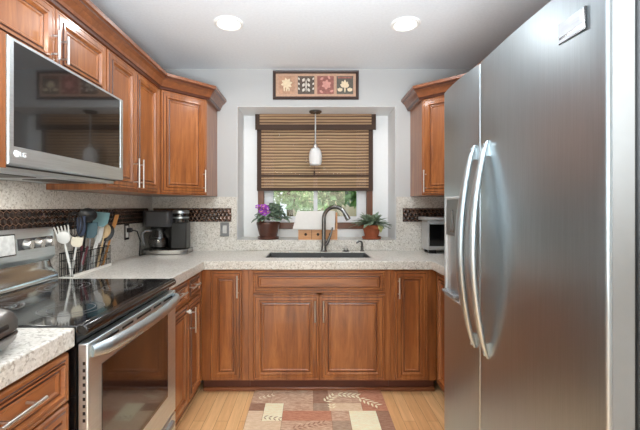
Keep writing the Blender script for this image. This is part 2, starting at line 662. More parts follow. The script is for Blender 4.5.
tree('dark green leafy tree behind the right window pane', 1.25, 9.2, 4.4, 1.5, 2600, 'tree_leaf')
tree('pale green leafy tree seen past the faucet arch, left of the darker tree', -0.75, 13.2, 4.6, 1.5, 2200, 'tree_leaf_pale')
h = thing('neighbouring_house', 'pale grey-white house beyond the left window pane', 'house', (-3.4, 19.0, -0.3))
MB().box(-2.2, 0, 0, 1.9, 5, 4.2).build('house_wall', 'siding', h, smooth=False)
MB().prism([(-2.5, 4.2), (2.05, 4.2), (-0.2, 6.2)], -0.3, 5.3, axis='y').build('house_roof', 'roof_shingle', h, smooth=False)

# ------------------------------------------------------------------ cabinet parts
V, H = 'cherry_v', 'cherry_h'


def bar_handle(parent, p, length, vertical=True, proj=0.032):
    """Bar pull: p is the bar's centre on the door face (local x, y of the face, z)."""
    x, y, z = p
    m = MB()
    h = length / 2
    r = 0.0055
    if vertical:
        m.tube([(x, y - proj, z - h), (x, y - proj, z + h)], r, 12)
        for s in (-1, 1):
            m.tube([(x, y - proj, z + s * h * 0.62), (x, y, z + s * h * 0.62)], r * 0.8, 8)
    else:
        m.tube([(x - h, y - proj, z), (x + h, y - proj, z)], r, 12)
        for s in (-1, 1):
            m.tube([(x + s * h * 0.62, y - proj, z), (x + s * h * 0.62, y, z)], r * 0.8, 8)
    return m.build('handle', 'nickel', parent)


def raised_front(parent, name, x0, z0, x1, z1, y=0.0, mat=V, stile=0.058):
    """Frame-and-panel front with mitred beads; front plane 20 mm ahead of y."""
    w, hgt = x1 - x0, z1 - z0
    k = min(1.0, min(w, hgt) / 0.24)
    s = stile * (0.62 if min(w, hgt) < 0.2 else 1.0)
    prof = [(0, 0.0), (0, -0.013), (0.005, -0.0185), (0.010, -0.0185), (0.012, -0.0160), (0.0155, -0.0160), (0.0185, -0.0190),
            (s * 0.58, -0.0190), (s * 0.61, -0.0165), (s * 0.66, -0.0165), (s * 0.70, -0.0235), (s * 0.84, -0.0235), (s * 0.94, -0.0120),
            (s * 1.0, -0.0120), (s + 0.006, -0.0150), (s + 0.012, -0.0150), (s + 0.017, -0.0105)]
    gl = {5: 1, 9: 1, 13: 1}
    loops, mats = [], []
    for i, (d, dy) in enumerate(prof):
        loops.append([(x0 + d, y + dy, z0 + d), (x1 - d, y + dy, z0 + d), (x1 - d, y + dy, z1 - d), (x0 + d, y + dy, z1 - d)])
        mats.append('glaze' if i in gl else mat)
    m = MB()
    m.use(mat)
    m.rings(loops, True, True, True, mats)
    return m.build(name, mat, parent, smooth=False)


def carcass(parent, w, d, z0, z1, hollow=False, mat=V, name='carcass'):
    m = MB()
    if hollow:
        m.box(0, 0, z0, 0.018, d, z1)
        m.box(w - 0.018, 0, z0, w, d, z1)
        m.box(0.018, 0, z0, w - 0.018, d, z0 + 0.018)
        m.box(0.018, d - 0.01, z0 + 0.018, w - 0.018, d, z1)
        m.box(0.018, 0, z1 - 0.035, w - 0.018, 0.019, z1)
        m.box(0.018, 0, z0 + 0.018, w - 0.018, 0.019, z0 + 0.04)
        m.box(0.018, 0, z0 + 0.04, 0.045, 0.019, z1 - 0.035)
        m.box(w - 0.05, 0, z0 + 0.04, w - 0.018, 0.019, z1 - 0.035)
        m.box(0.045, 0, 0.675, w - 0.05, 0.019, 0.705)
        m.box(w / 2 - 0.02, 0, z0 + 0.04, w / 2 + 0.02, 0.019, z1 - 0.035)
    else:
        m.box(0, 0, z0, w, d, z1)
    return m.build(name, mat, parent, smooth=False)


def toe_kick(parent, w, depth=0.055, z1=0.095):
    return MB().box(0.0, depth, 0.0, w, depth + 0.02, z1).build('toe_kick', 'toe_wood', parent, smooth=False)


def cabinet(name, label, loc, rz, w, d, z0, z1, fronts, toe=False, hollow=False):
    """fronts: (kind, x0, z0, x1, z1, handle) with handle = (vertical, x, z, length) or None."""
    t = thing(name, label, 'cabinet', loc, rz)
    carcass(t, w, d, z0, z1, hollow)
    if toe:
        toe_kick(t, w)
    for (kind, x0, a, x1, b, hd) in fronts:
        f = raised_front(t, 'drawer' if kind == 'drawer' else kind, x0, a, x1, b, 0.0, H if kind in ('drawer', 'false_drawer_front') else V)
        if hd:
            bar_handle(f, (hd[1], -0.0185, hd[2]), hd[3], hd[0])
    return t


BZ1 = 0.854
FY = 2.575                 # face of the back run
# back run, left to right
cabinet('base_cabinet', 'narrow single-door cherry base cabinet left of the sink cabinet, in the inside corner', (-0.744, FY, 0), 0, 0.324, 0.59, 0.095, BZ1,
        [('door', 0.064, 0.102, 0.281, 0.846, (True, 0.254, 0.745, 0.15))], True)
cabinet('sink_base_cabinet', 'wide cherry base cabinet with two doors under the sink', (-0.418, FY, 0), 0, 0.966, 0.59, 0.095, BZ1,
        [('false_drawer_front', 0.030, 0.697, 0.930, 0.846, None),
         ('door', 0.030, 0.102, 0.478, 0.684, (True, 0.452, 0.578, 0.145)),
         ('door', 0.483, 0.102, 0.930, 0.684, (True, 0.509, 0.578, 0.145))], True, True)
cabinet('base_cabinet', 'narrow single-door cherry base cabinet right of the sink cabinet', (0.550, FY, 0), 0, 0.317, 0.59, 0.095, BZ1,
        [('door', 0.030, 0.102, 0.255, 0.846, (True, 0.052, 0.735, 0.14))], True)
# left run between range and corner (faces +x)
LX = -0.746
c = cabinet('base_cabinet', 'cherry base cabinet with two drawers between the range and the corner', (LX, 1.918, 0), PI / 2, 0.655, 0.58, 0.095, BZ1,
            [('drawer', 0.012, 0.715, 0.325, 0.846, (False, 0.140, 0.796, 0.16)),
             ('drawer', 0.340, 0.715, 0.585, 0.846, (False, 0.40, 0.796, 0.15)),
             ('door', 0.012, 0.102, 0.325, 0.700, None),
             ('door', 0.340, 0.102, 0.585, 0.700, (True, 0.372, 0.594, 0.155))], True)
m = MB()
m.tube([(0.298, -0.0205, 0.665), (0.298, -0.034, 0.665)], 0.006, 10)
m.tube([(0.298, -0.034, 0.665), (0.298, -0.046, 0.665)], [0.013, 0.011], 12)
k = m.build('knob', 'white_plastic', c)
tag(k, 'small white knob')
# near-left drawer base
cabinet('base_cabinet', 'cherry drawer cabinet nearest the camera, left of the range', (LX, 0.40, 0), PI / 2, 0.746, 0.57, 0.095, BZ1,
        [('drawer', 0.012, 0.696, 0.738, 0.842, (False, 0.520, 0.780, 0.145)),
         ('drawer', 0.012, 0.400, 0.738, 0.690, (False, 0.40, 0.56, 0.145)),
         ('drawer', 0.012, 0.110, 0.738, 0.394, (False, 0.40, 0.27, 0.145))], True)
# right run (faces -x)
cabinet('base_cabinet', 'cherry base cabinet in the right corner beside the refrigerator', (0.868, 2.553, 0), -PI / 2, 0.84, 0.57, 0.095, BZ1,
        [('door', 0.035, 0.102, 0.42, 0.846, (True, 0.39, 0.745, 0.14)), ('door', 0.425, 0.102, 0.80, 0.846, (True, 0.455, 0.745, 0.14))], True)

# shoe mouldings along the toe kicks
struct(MB().box(-0.744, FY + 0.035, 0, 0.868, FY + 0.0545, 0.03).build('trim_1', 'cherry_crown', bevel=0.006))
struct(MB().box(-0.80, 1.92, 0, -0.782, FY + 0.035, 0.03).build('trim_2', 'cherry_crown', bevel=0.006))

# wall cabinets
UZ0, UZ1 = 1.37, 2.10
UX = -1.045
t = cabinet('wall_cabinet', 'short two-door cherry wall cabinet above the microwave', (UX, 1.14, 0), PI / 2, 0.76, 0.303, 1.828, UZ1,
            [('door', 0.004, 1.834, 0.376, 2.088, (True, 0.352, 1.925, 0.115)), ('door', 0.384, 1.834, 0.756, 2.088, (True, 0.408, 1.925, 0.115))])
MB().box(0.010, -0.092, 1.405, 0.038, 0.303, 1.8275).build('end_panel', V, t, smooth=False)
cabinet('wall_cabinet', 'tall two-door cherry wall cabinet between microwave and corner cabinet', (UX, 1.902, 0), PI / 2, 0.668, 0.303, UZ0, UZ1,
        [('door', 0.010, 1.385, 0.315, 2.088, (True, 0.290, 1.48, 0.17)), ('door', 0.322, 1.385, 0.640, 2.088, (True, 0.347, 1.48, 0.17))])


def diagonal_cabinet(label, A, B, poly, flip):
    A, B = Vector(A), Vector(B)
    d = B - A
    rz = math.atan2(d.y, d.x)
    t = thing('corner_wall_cabinet', label, 'cabinet', (A.x, A.y, 0), rz)
    M = Matrix.Translation((A.x, A.y, 0)) @ Matrix.Rotation(rz, 4, 'Z')
    Mi = M.inverted()
    pts = [(Mi @ Vector((p[0], p[1], 0))) for p in poly]
    MB().prism([(p.x, p.y) for p in pts], UZ0, UZ1).build('carcass', V, t, smooth=False)
    L = d.length
    f = raised_front(t, 'door', 0.018, 1.380, L - 0.016, 2.090, 0.0)
    hx = 0.042 if flip else L - 0.040
    bar_handle(f, (hx, -0.0185, 1.475), 0.165)


diagonal_cabinet('single-door cherry corner wall cabinet left of the window', (UX, 2.575), (-0.785, 2.855),
                 [(XL, YB), (XL, 2.575), (UX, 2.575), (-0.785, 2.855), (-0.785, YB)], False)
diagonal_cabinet('single-door cherry corner wall cabinet right of the window, beside the refrigerator', (0.85, 2.855), (1.125, 2.575),
                 [(XR, YB), (0.85, YB), (0.85, 2.855), (1.125, 2.575), (XR, 2.575)], True)
cabinet('wall_cabinet', 'cherry wall cabinet on the right wall behind the refrigerator top', (1.145, 2.573, 0), -PI / 2, 0.80, 0.303, UZ0, UZ1,
        [('door', 0.010, 1.385, 0.395, 2.088, (True, 0.37, 1.48, 0.17)), ('door', 0.402, 1.385, 0.79, 2.088, (True, 0.43, 1.48, 0.17))])


def sweep(m, path, prof, dark=()):
    """Sweep a profile [(outward, z)] along an open path with mitred corners; outward is to the right of travel."""
    P = [Vector((p[0], p[1], 0)) for p in path]
    loops = []
    for i, p in enumerate(P):
        ns = []
        if i > 0:
            d = (P[i] - P[i - 1]).normalized()
            ns.append(Vector((d.y, -d.x, 0)))
        if i < len(P) - 1:
            d = (P[i + 1] - P[i]).normalized()
            ns.append(Vector((d.y, -d.x, 0)))
        n = sum(ns, Vector()).normalized()
        k = 1 / max(0.3, n.dot(ns[0]))
        loops.append([(p.x + n.x * o * k, p.y + n.y * o * k, z) for (o, z) in prof])
    n = len(prof)
    k0 = len(m.bm.faces)
    m.rings(loops, True, True, True)
    m.bm.faces.ensure_lookup_table()
    m.use('glaze')
    for i in range(k0, k0 + n * (len(P) - 1)):
        if (i - k0) % n in dark:
            m.bm.faces[i].material_index = m.cur


CROWN = [(0.0, 2.092), (0.024, 2.092), (0.026, 2.104), (0.032, 2.108), (0.036, 2.122), (0.050, 2.146), (0.066, 2.158), (0.068, 2.166), (0.078, 2.170), (0.078, 2.190), (0.0, 2.190)]
m = MB().use('cherry_crown')
sweep(m, [(UX, 1.14), (UX, 2.575), (-0.785, 2.855), (-0.785, YB)], CROWN, (1, 2, 6))
tag(m.build('crown_molding', 'cherry_crown', smooth=False), 'cherry crown molding along the top of the left wall cabinets', 'molding')
m = MB().use('cherry_crown')
sweep(m, [(0.85, YB), (0.85, 2.855), (1.145, 2.573), (1.145, 1.78)], CROWN, (1, 2, 6))
tag(m.build('crown_molding', 'cherry_crown', smooth=False), 'cherry crown molding on the corner wall cabinet beside the refrigerator', 'molding')


# ------------------------------------------------------------------ worktops
def grid_slab(m, xs, ys, filled, z0, z1):
    vt, vb = {}, {}

    def g(d, i, j, z):
        if (i, j) not in d:
            d[(i, j)] = m.bm.verts.new((xs[i], ys[j], z))
        return d[(i, j)]
    for (i, j) in filled:
        c = [(i, j), (i + 1, j), (i + 1, j + 1), (i, j + 1)]
        m.face([g(vt, *p, z1) for p in c])
        m.face([g(vb, *p, z0) for p in c[::-1]])
        for (di, dj, a, b) in ((0, -1, 0, 1), (1, 0, 1, 2), (0, 1, 2, 3), (-1, 0, 3, 0)):
            if (i + di, j + dj) not in filled:
                m.face([g(vb, *c[a], z0), g(vb, *c[b], z0), g(vt, *c[b], z1), g(vt, *c[a], z1)])


SX0, SX1, SY0, SY1 = -0.328, 0.448, 2.735, 3.075
xs = [XL + 0.002, -0.717, SX0, SX1, 0.826, XR - 0.002]
ys = [1.70, 1.915, 2.55, SY0, SY1, YB - 0.002]
filled = {(i, j) for i in range(5) for j in (2, 3, 4)} | {(0, 1), (4, 0), (4, 1)}
filled.discard((2, 3))
m = MB()
grid_slab(m, xs, ys, filled, 0.856, CT)
tag(m.build('countertop', 'granite', bevel=0.005, smooth=False), 'speckled beige stone countertop running around the corner under the window, holding the sink', 'countertop')
m = MB()
m.box(XL + 0.002, 0.40, 0.856, -0.717, 1.149, CT)
tag(m.build('countertop', 'granite', bevel=0.005, smooth=False), 'short speckled stone countertop nearest the camera, left of the range', 'countertop')


def hex_band(parent, L, z0, z1, M, pitch=0.034):
    """Mosaic strip: a grout bed and domed hexagon tiles; local x along the strip, -y out of the wall."""
    m = MB()
    m.use('grout')
    m.box(0, -0.004, z0, L, 0, z1, M)
    m.use('mosaic_tile')
    rr = pitch / 2 / math.cos(PI / 6)
    dz = rr * 1.5
    row = 0
    z = z0
    while z < z1 + rr * 0.4:
        x = (pitch / 2 if row % 2 else 0)
        while x < L + pitch * 0.3:
            loops = []
            for (k, y) in ((0.90, -0.0035), (0.86, -0.0062), (0.68, -0.0088), (0.36, -0.0100)):
                lp = []
                for j in range(6):
                    a = PI / 6 + j * PI / 3
                    px = min(max(x + rr * k * math.cos(a), 0.001), L - 0.001)
                    pz = min(max(z + rr * k * math.sin(a), z0 + 0.001), z1 - 0.001)
                    lp.append(M @ Vector((px, y, pz)))
                loops.append(lp)
            m.rings(loops, True, False, True)
            x += pitch
        row += 1
        z += dz
    bmesh.ops.dissolve_degenerate(m.bm, dist=1e-5, edges=m.bm.edges)
    return m.build('mosaic_band', 'mosaic_tile', parent, smooth=False)


BZ0b, BZ1b = 1.158, 1.272
TZ = 1.368
b = thing('backsplash', 'speckled stone backsplash with hexagon mosaic strip on the left wall behind the range', 'backsplash', (XL, 0.3, CT))
MB().box(0.001, 0, 0.0, 0.02, YB - 0.3 - 0.001, TZ - CT + 0.0).build('stone_panel', 'granite', b, smooth=False)
MB().box(0.001, 0.845, TZ - CT, 0.02, 1.595, 1.399 - CT).build('upper_stone_panel', 'granite', b, smooth=False)
hex_band(b, 2.77, BZ0b - CT, BZ1b - CT, Matrix.Translation((0.02, 0, 0)) @ Matrix.Rotation(PI / 2, 4, 'Z'))
b = thing('backsplash', 'speckled stone backsplash with hexagon mosaic strip left of the window, behind the coffee maker', 'backsplash', (XL + 0.021, YB, CT))
wL = RX0 - XL - 0.021
MB().box(0, -0.02, 0, wL, -0.001, TZ - CT).build('stone_panel', 'granite', b, smooth=False)
hex_band(b, wL - 0.055, BZ0b - CT, BZ1b - CT, Matrix.Translation((0.012, -0.02, 0)))
b = thing('backsplash', 'speckled stone backsplash with hexagon mosaic strip right of the window, behind the toaster oven', 'backsplash', (RX1, YB, CT))
wR = XR - RX1 - 0.001
MB().box(0, -0.02, 0, wR, -0.001, TZ - CT).build('stone_panel', 'granite', b, smooth=False)
hex_band(b, wR - 0.07, BZ0b - CT, BZ1b - CT, Matrix.Translation((0.052, -0.02, 0)))
# sill
s = MB()
s.box(RX0, YB - 0.02, CT + 0.001, RX1, YB - 0.0005, 1.003)
s.box(RX0, YB - 0.0005, RZ0, RX1, RY - 0.001, 1.003)
tag(s.build('window_ledge', 'granite', bevel=0.002, smooth=False), 'speckled stone ledge below the window carrying the potted plants', 'ledge')

# ------------------------------------------------------------------ sink and tap
s = thing('sink', 'dark grey double-bowl sink set into the countertop under the window', 'sink', ((SX0 + SX1) / 2, (SY0 + SY1) / 2, 0.69))
w2, d2 = (SX1 - SX0) / 2, (SY1 - SY0) / 2
SH = CT - 0.004 - 0.69
m = MB()
g_ = 0.0015
w2, d2 = w2 - g_, d2 - g_
m.box(-w2, -d2, 0, w2, d2, 0.012)
m.box(-w2, -d2, 0.012, -w2 + 0.008, d2, SH)
m.box(w2 - 0.008, -d2, 0.012, w2, d2, SH)
m.box(-w2 + 0.008, -d2, 0.012, w2 - 0.008, -d2 + 0.008, SH)
m.box(-w2 + 0.008, d2 - 0.008, 0.012, w2 - 0.008, d2, SH)
m.box(0.03, -d2 + 0.008, 0.012, 0.05, d2 - 0.008, SH - 0.03)
m.build('basin', 'sink_composite', s, smooth=False)
for x in (-0.17, 0.21):
    MB().lathe([(0.045, 0.0), (0.045, 0.004), (0.03, 0.005), (0.012, 0.003)], (x, 0.0, 0.0122), 20).build('drain', 'nickel', s)

f = thing('kitchen_faucet', 'dark brushed gooseneck faucet standing behind the sink', 'faucet', (0.114, 3.115, CT))
m = MB()
m.lathe([(0.03, 0), (0.03, 0.006), (0.024, 0.012), (0.021, 0.03), (0.0195, 0.05)], seg=20)
m.build('faucet_base', 'dark_nickel', f)
pts, rad = [(0, 0, 0.045)], [0.0175]
for z in (0.12, 0.20, 0.262):
    pts.append((0, 0, z))
    rad.append(0.0175 - 0.004 * (z - 0.12))
R = 0.098
rot = Matrix.Rotation(math.radians(-24), 4, 'Z')
for k in range(1, 15):
    a = PI * k / 16.4
    p = rot @ Vector((R - R * math.cos(a), 0, 0))
    pts.append((p.x, p.y, 0.270 + R * math.sin(a)))
    rad.append(0.0165)
m = MB()
m.tube(pts, rad, 14)
m.build('gooseneck', 'dark_nickel', f)
e = Vector(pts[-1])
d = (e - Vector(pts[-2])).normalized()
m = MB()
m.tube([e - d * 0.004, e + d * 0.015, e + d * 0.045, e + d * 0.056], [0.0175, 0.0195, 0.022, 0.021], 14)
m.build('spray_head', 'dark_nickel', f)
m = MB()
m.tube([(0.016, -0.004, 0.055), (0.030, -0.006, 0.075), (0.050, -0.010, 0.125), (0.064, -0.012, 0.165), (0.072, -0.013, 0.20)], [0.015, 0.014, 0.011, 0.0085, 0.007], 12)
m.build('lever', 'dark_nickel', f)

g = thing('sink_air_switch', 'low round brushed-metal button on the sink deck right of the faucet', 'sink fitting', (0.297, 3.115, CT))
MB().lathe([(0.030, 0), (0.030, 0.006), (0.018, 0.012)], seg=20).build('base', 'dark_nickel', g)
MB().lathe([(0.011, 0.012), (0.011, 0.026), (0.015, 0.029), (0.013, 0.034)], seg=16).build('button', 'nickel', g)
MB().tube([(-0.018, 0, 0.02), (0.018, 0, 0.02)], 0.004, 8).build('crossbar', 'dark_nickel', g)

g = thing('soap_dispenser', 'small hooked metal soap dispenser pump on the sink deck, rightmost fitting', 'soap dispenser', (0.432, 3.115, CT))
MB().lathe([(0.018, 0), (0.018, 0.006), (0.012, 0.012), (0.011, 0.045)], seg=16).build('collar', 'dark_nickel', g)
m = MB()
m.tube([(0, 0, 0.044), (0, 0, 0.066), (-0.008, -0.006, 0.08), (-0.026, -0.014, 0.086), (-0.046, -0.022, 0.074), (-0.05, -0.024, 0.068)], [0.009, 0.009, 0.0085, 0.008, 0.007, 0.006], 10)
m.build('spout', 'dark_nickel', g)

# ------------------------------------------------------------------ roman shade, pendant, picture
sh = thing('bamboo_shade', 'woven bamboo roman shade with brown edge tape, half lowered over the window', 'window shade', (0.046, 3.475, 1.342))
m = MB()
W2 = 0.535
z = 0.0
sz0, sz1 = 0.118, 0.785
k = 0
zz = sz0
while zz < sz1:
    hgt = 0.0075
    y = 0.0 if k % 2 else 0.0015
    m.box(-W2 + 0.03, y - 0.004, zz, W2 - 0.03, y, zz + hgt * 0.9)
    zz += hgt
    k += 1
m.build('slat_panel', 'bamboo', sh, smooth=False)
m = MB()
m.box(-W2, -0.008, 0.10, -W2 + 0.040, 0.004, 0.79)
m.box(W2 - 0.040, -0.008, 0.10, W2, 0.004, 0.79)
m.box(-W2, -0.009, 0.088, W2, 0.006, 0.118)
m.box(-W2, -0.010, 0.222, W2, 0.001, 0.236)
m.build('edge_tape', 'bind_tape', sh, smooth=False)
m = MB()
zz = 0.693
k = 0
while zz < 0.79:
    y = 0.0 if k % 2 else 0.0015
    m.box(-W2 + 0.03, -0.045 - y, zz, W2 - 0.02, -0.041 - y, zz + 0.0068)
    zz += 0.0075
    k += 1
v = m.build('valance', 'bamboo', sh, smooth=False)
m = MB()
m.box(-W2 - 0.010, -0.049, 0.645, -W2 + 0.030, -0.037, 0.786)
m.box(W2 - 0.020, -0.049, 0.645, W2 + 0.02, -0.037, 0.786)
m.box(-W2 + 0.03, -0.050, 0.645, W2 - 0.02, -0.037, 0.693)
m.box(-W2 - 0.01, -0.037, 0.66, -W2 + 0.0, 0.0, 0.786)
m.box(W2 + 0.01, -0.037, 0.66, W2 + 0.02, 0.0, 0.786)
m.box(-W2, -0.037, 0.780, W2, 0.02, 0.788)
m.build('valance_tape', 'bind_tape', v, smooth=False)
m = MB()
m.tube([(-0.005, -0.012, 0.40), (-0.005, -0.012, 0.30), (-0.006, -0.013, 0.27)], [0.0015, 0.0015, 0.0015], 6)
m.lathe([(0.003, 0), (0.008, 0.006), (0.007, 0.03), (0.003, 0.038)], (-0.006, -0.013, 0.235), 10)
m.build('pull_cord', 'bind_tape', sh)

p = thing('pendant_lamp', 'small pendant lamp with white glass shade hanging in the window recess', 'lamp', (0.048, 3.33, 1.63))
TOP = RZ1 - 1.63
MB().lathe([(0.012, TOP - 0.03), (0.045, TOP - 0.022), (0.056, TOP - 0.012), (0.056, TOP - 0.0035)], seg=28).build('canopy', 'dark_nickel', p)
MB().tube([(0, 0, 0.19), (0, 0, TOP - 0.022)], 0.006, 10).build('stem', 'silver_plastic', p)
MB().lathe([(0.008, 0.222), (0.014, 0.208), (0.022, 0.194), (0.024, 0.178), (0.02, 0.168)], seg=20).build('socket_cup', 'nickel', p)
MB().lathe([(0.024, 0.176), (0.040, 0.166), (0.052, 0.140), (0.058, 0.100), (0.056, 0.058), (0.049, 0.026), (0.044, 0.026), (0.051, 0.058), (0.053, 0.100), (0.047, 0.138), (0.036, 0.162), (0.020, 0.172)],
           seg=28, cap0=False, cap1=False).build('glass_shade', 'frosted_glass', p)

pic = thing('framed_print', 'long narrow framed print of four flower squares above the window', 'picture', (0.049, YB, 2.19))
PW, PH = 0.3625, 0.243
m = MB()
fr = [(0, 0.0), (0, -0.018), (0.006, -0.024), (0.016, -0.022), (0.024, -0.014), (0.024, -0.006)]
m.use('frame_dark')
loops = [[(-PW + d, y, d), (PW - d, y, d), (PW - d, y, PH - d), (-PW + d, y, PH - d)] for (d, y) in fr]
m.rings(loops, True, True, False)
m.build('picture_frame', 'frame_dark', pic, smooth=False)
m = MB()
m.use('art_mat').quad((-PW + 0.02, -0.008, 0.02), (PW - 0.02, -0.008, 0.02), (PW - 0.02, -0.008, PH - 0.02), (-PW + 0.02, -0.008, PH - 0.02))
sq = 0.140
YA = -0.0088


def petal(m, cx, cz, ang, ln, wd, y):
    pts = []
    for k in range(9):
        tt = k / 8
        w = wd * math.sin(PI * tt) ** 0.8
        pts.append((tt * ln, w))
    full = pts + [(a, -b) for a, b in pts[::-1][1:-1]]
    ca, sa = math.cos(ang), math.sin(ang)
    m.poly([(cx + a * ca - b * sa, y, cz + a * sa + b * ca) for a, b in full])


cxs = [-0.246, -0.082, 0.082, 0.246]
for i, (cx, col, mot) in enumerate(zip(cxs, ('art_tan', 'art_brown', 'art_rose', 'art_grey'), ('art_cream', 'art_pale', 'art_blush', 'art_cream'))):
    z0, z1 = 0.046, 0.046 + sq + 0.012
    zc = (z0 + z1) / 2
    m.use(col).quad((cx - sq / 2, YA, z0), (cx + sq / 2, YA, z0), (cx + sq / 2, YA, z1), (cx - sq / 2, YA, z1))
    m.use(mot)
    y = YA - 0.0006
    if i == 0:
        for k in range(8):
            petal(m, cx, zc + 0.012, k * PI / 4 + 0.2, 0.05, 0.012, y - 0.00005 * k)
        for k in (-1, 0, 1):
            petal(m, cx + k * 0.02, zc - 0.055, PI / 2, 0.035, 0.006, y)
    elif i == 1:
        for sx in (-1, 1):
            for kz in (-0.042, 0.0, 0.042):
                petal(m, cx + sx * 0.03, zc + kz - 0.014, PI / 2 + sx * 0.5, 0.034, 0.011, y)
                petal(m, cx + sx * 0.056, zc + kz, PI / 2 - sx * 0.4, 0.024, 0.007, y)
        petal(m, cx, zc - 0.06, PI / 2, 0.115, 0.006, y)
    elif i == 2:
        for k in range(6):
            petal(m, cx + 0.008, zc + 0.004, k * PI / 3 + 0.4, 0.042, 0.014, y - 0.00005 * k)
        for (dx, dz, a) in ((-0.045, 0.045, 0.6), (0.04, 0.05, 2.2), (-0.05, -0.045, -0.6), (0.035, -0.055, 0.3)):
            petal(m, cx + dx, zc + dz, a, 0.034, 0.010, y)
    else:
        for k, a in enumerate((PI / 2, PI / 2 + 0.45, PI / 2 - 0.45, PI / 2 + 0.95, PI / 2 - 0.95)):
            petal(m, cx, zc - 0.02, a, 0.066 - 0.006 * abs(k), 0.014, y - 0.00005 * k)
        for sx in (-1, 1):
            for a in (0.3, 0.9, 1.5):
                petal(m, cx + sx * 0.042, zc - 0.055, PI / 2 - sx * (a - 0.9), 0.034, 0.011, y - 0.00004 * a)
        petal(m, cx, zc - 0.066, PI / 2, 0.06, 0.006, y)
        m.use('art_rose')
        m.quad((cx - sq / 2 + 0.01, y, z1 - 0.02), (cx + sq / 2 - 0.01, y, z1 - 0.02), (cx + sq / 2 - 0.01, y, z1 - 0.006), (cx - sq / 2 + 0.01, y, z1 - 0.006))
m.build('printed_sheet', 'art_mat', pic, smooth=False)

# ------------------------------------------------------------------ plants on the ledge
LEDGE = 1.0032


def leaf(m, base, az, el, ln, wd, curl=0.3, n=5, round_=0.8):
    """A cupped leaf blade growing from base."""
    base = Vector(base)
    d = Vector((math.cos(az) * math.cos(el), math.sin(az) * math.cos(el), math.sin(el)))
    side = Vector((-math.sin(az), math.cos(az), 0))
    up = side.cross(d) * -1
    if up.z < 0:
        up = -up
    rows = []
    for k in range(n + 1):
        tt = k / n
        w = wd * (math.sin(PI * min(1, tt * 0.93 + 0.05)) ** round_)
        c = base + d * ln * tt - Vector((0, 0, 1)) * curl * ln * tt * tt
        lift = up * w * 0.25
        rows.append([m.bm.verts.new(c - side * w + lift), m.bm.verts.new(c), m.bm.verts.new(c + side * w + lift)])
    for a, b in zip(rows, rows[1:]):
        m.face([a[0], a[1], b[1], b[0]])
        m.face([a[1], a[2], b[2], b[1]])


pt = thing('potted_violet', 'flowering purple African violet in a dark brown pot, left end of the ledge', 'plant', (-0.363, 3.27, LEDGE))
MB().lathe([(0.086, 0), (0.092, 0.006), (0.094, 0.022), (0.088, 0.024), (0.08, 0.010)], seg=28).build('saucer', 'brown_glaze', pt)
MB().lathe([(0.068, 0.0105), (0.080, 0.04), (0.092, 0.09), (0.098, 0.118), (0.102, 0.13), (0.102, 0.148), (0.094, 0.148), (0.09, 0.132)], seg=28).build('pot', 'brown_glaze', pt)
MB().lathe([(0.0905, 0.134), (0.05, 0.14), (0.01, 0.142)], seg=20).build('soil', 'soil', pt)
m = MB()
for k in range(120):
    az = k * 2.399
    el = random.uniform(-0.15, 1.2)
    ln = random.uniform(0.05, 0.085)
    r = random.uniform(0.02, 0.11) * (1.0 if el < 0.7 else 0.6)
    bx = 0.035
    m.use('violet_leaf')
    leaf(m, (bx + math.cos(az) * r * 1.15, math.sin(az) * r * 0.8, 0.160 + 0.10 * max(0.05, (1 - (r / 0.12) ** 2)) * random.uniform(0.3, 1.3)), az, el, ln, random.uniform(0.024, 0.034), 0.45)
m.build('foliage', 'violet_leaf', pt, solid=0.0015)
m = MB()
for k in range(24):
    a = random.uniform(0, 2 * PI)
    r = random.uniform(0, 0.05)
    c = Vector((-0.030 + r * math.cos(a) * 1.2, -0.065 + r * math.sin(a) * 0.6, 0.262 + random.uniform(-0.045, 0.03)))
    tl = Matrix.Translation(c) @ Matrix.Rotation(random.uniform(0.6, 1.5), 4, 'X') @ Matrix.Rotation(random.uniform(-0.5, 0.5), 4, 'Y')
    m.use('violet_petal')
    for q in range(5):
        aa = q * 2 * PI / 5
        pts = [tl @ Vector((0.003 * math.cos(aa), 0.003 * math.sin(aa), 0))]
        for j in range(-2, 3):
            b = aa + j * 0.27
            rr = 0.021 - 0.0022 * abs(j)
            pts.append(tl @ Vector((rr * math.cos(b), rr * math.sin(b), 0.004 - 0.001 * abs(j))))
        m.poly(pts)
    m.use('violet_eye').lathe([(0.004, 0.001), (0.004, 0.005), (0.001, 0.007)], seg=8, M=tl)
m.build('flowers', 'violet_petal', pt)

pt = thing('potted_succulent', 'spreading grey-green houseplant in a terracotta pot, right end of the ledge', 'plant', (0.535, 3.27, LEDGE))
MB().lathe([(0.072, 0), (0.080, 0.004), (0.084, 0.022), (0.078, 0.024), (0.07, 0.008)], seg=28).build('saucer', 'terracotta', pt)
MB().lathe([(0.054, 0.0085), (0.064, 0.05), (0.072, 0.085), (0.080, 0.088), (0.084, 0.122), (0.076, 0.122), (0.073, 0.108)], seg=28).build('pot', 'terracotta', pt)
MB().lathe([(0.0735, 0.109), (0.04, 0.114), (0.01, 0.116)], seg=20).build('soil', 'soil', pt)
m = MB()
m.use('succulent_leaf')
for k in range(74):
    az = k * 2.399
    el = random.uniform(0.0, 1.15)
    ln = random.uniform(0.09, 0.16) * (1.1 if el < 0.6 else 0.95)
    leaf(m, (math.cos(az) * 0.03, math.sin(az) * 0.03, 0.118 + random.uniform(0, 0.035)), az, el, ln, random.uniform(0.014, 0.023), 0.25, round_=0.9)
for k in range(7):
    leaf(m, (0.05, -0.05, 0.12), -0.9 + 0.18 * k, 0.35 + 0.1 * (k % 3), 0.06, 0.016, 0.8)
m.build('foliage', 'succulent_leaf', pt, solid=0.002)
m = MB()
for k in range(4):
    leaf(m, (0.045 + 0.006 * k, -0.075, 0.130), -PI / 2 + 0.5 - 0.2 * k, -0.2 - 0.15 * k, 0.05, 0.02, 0.7)
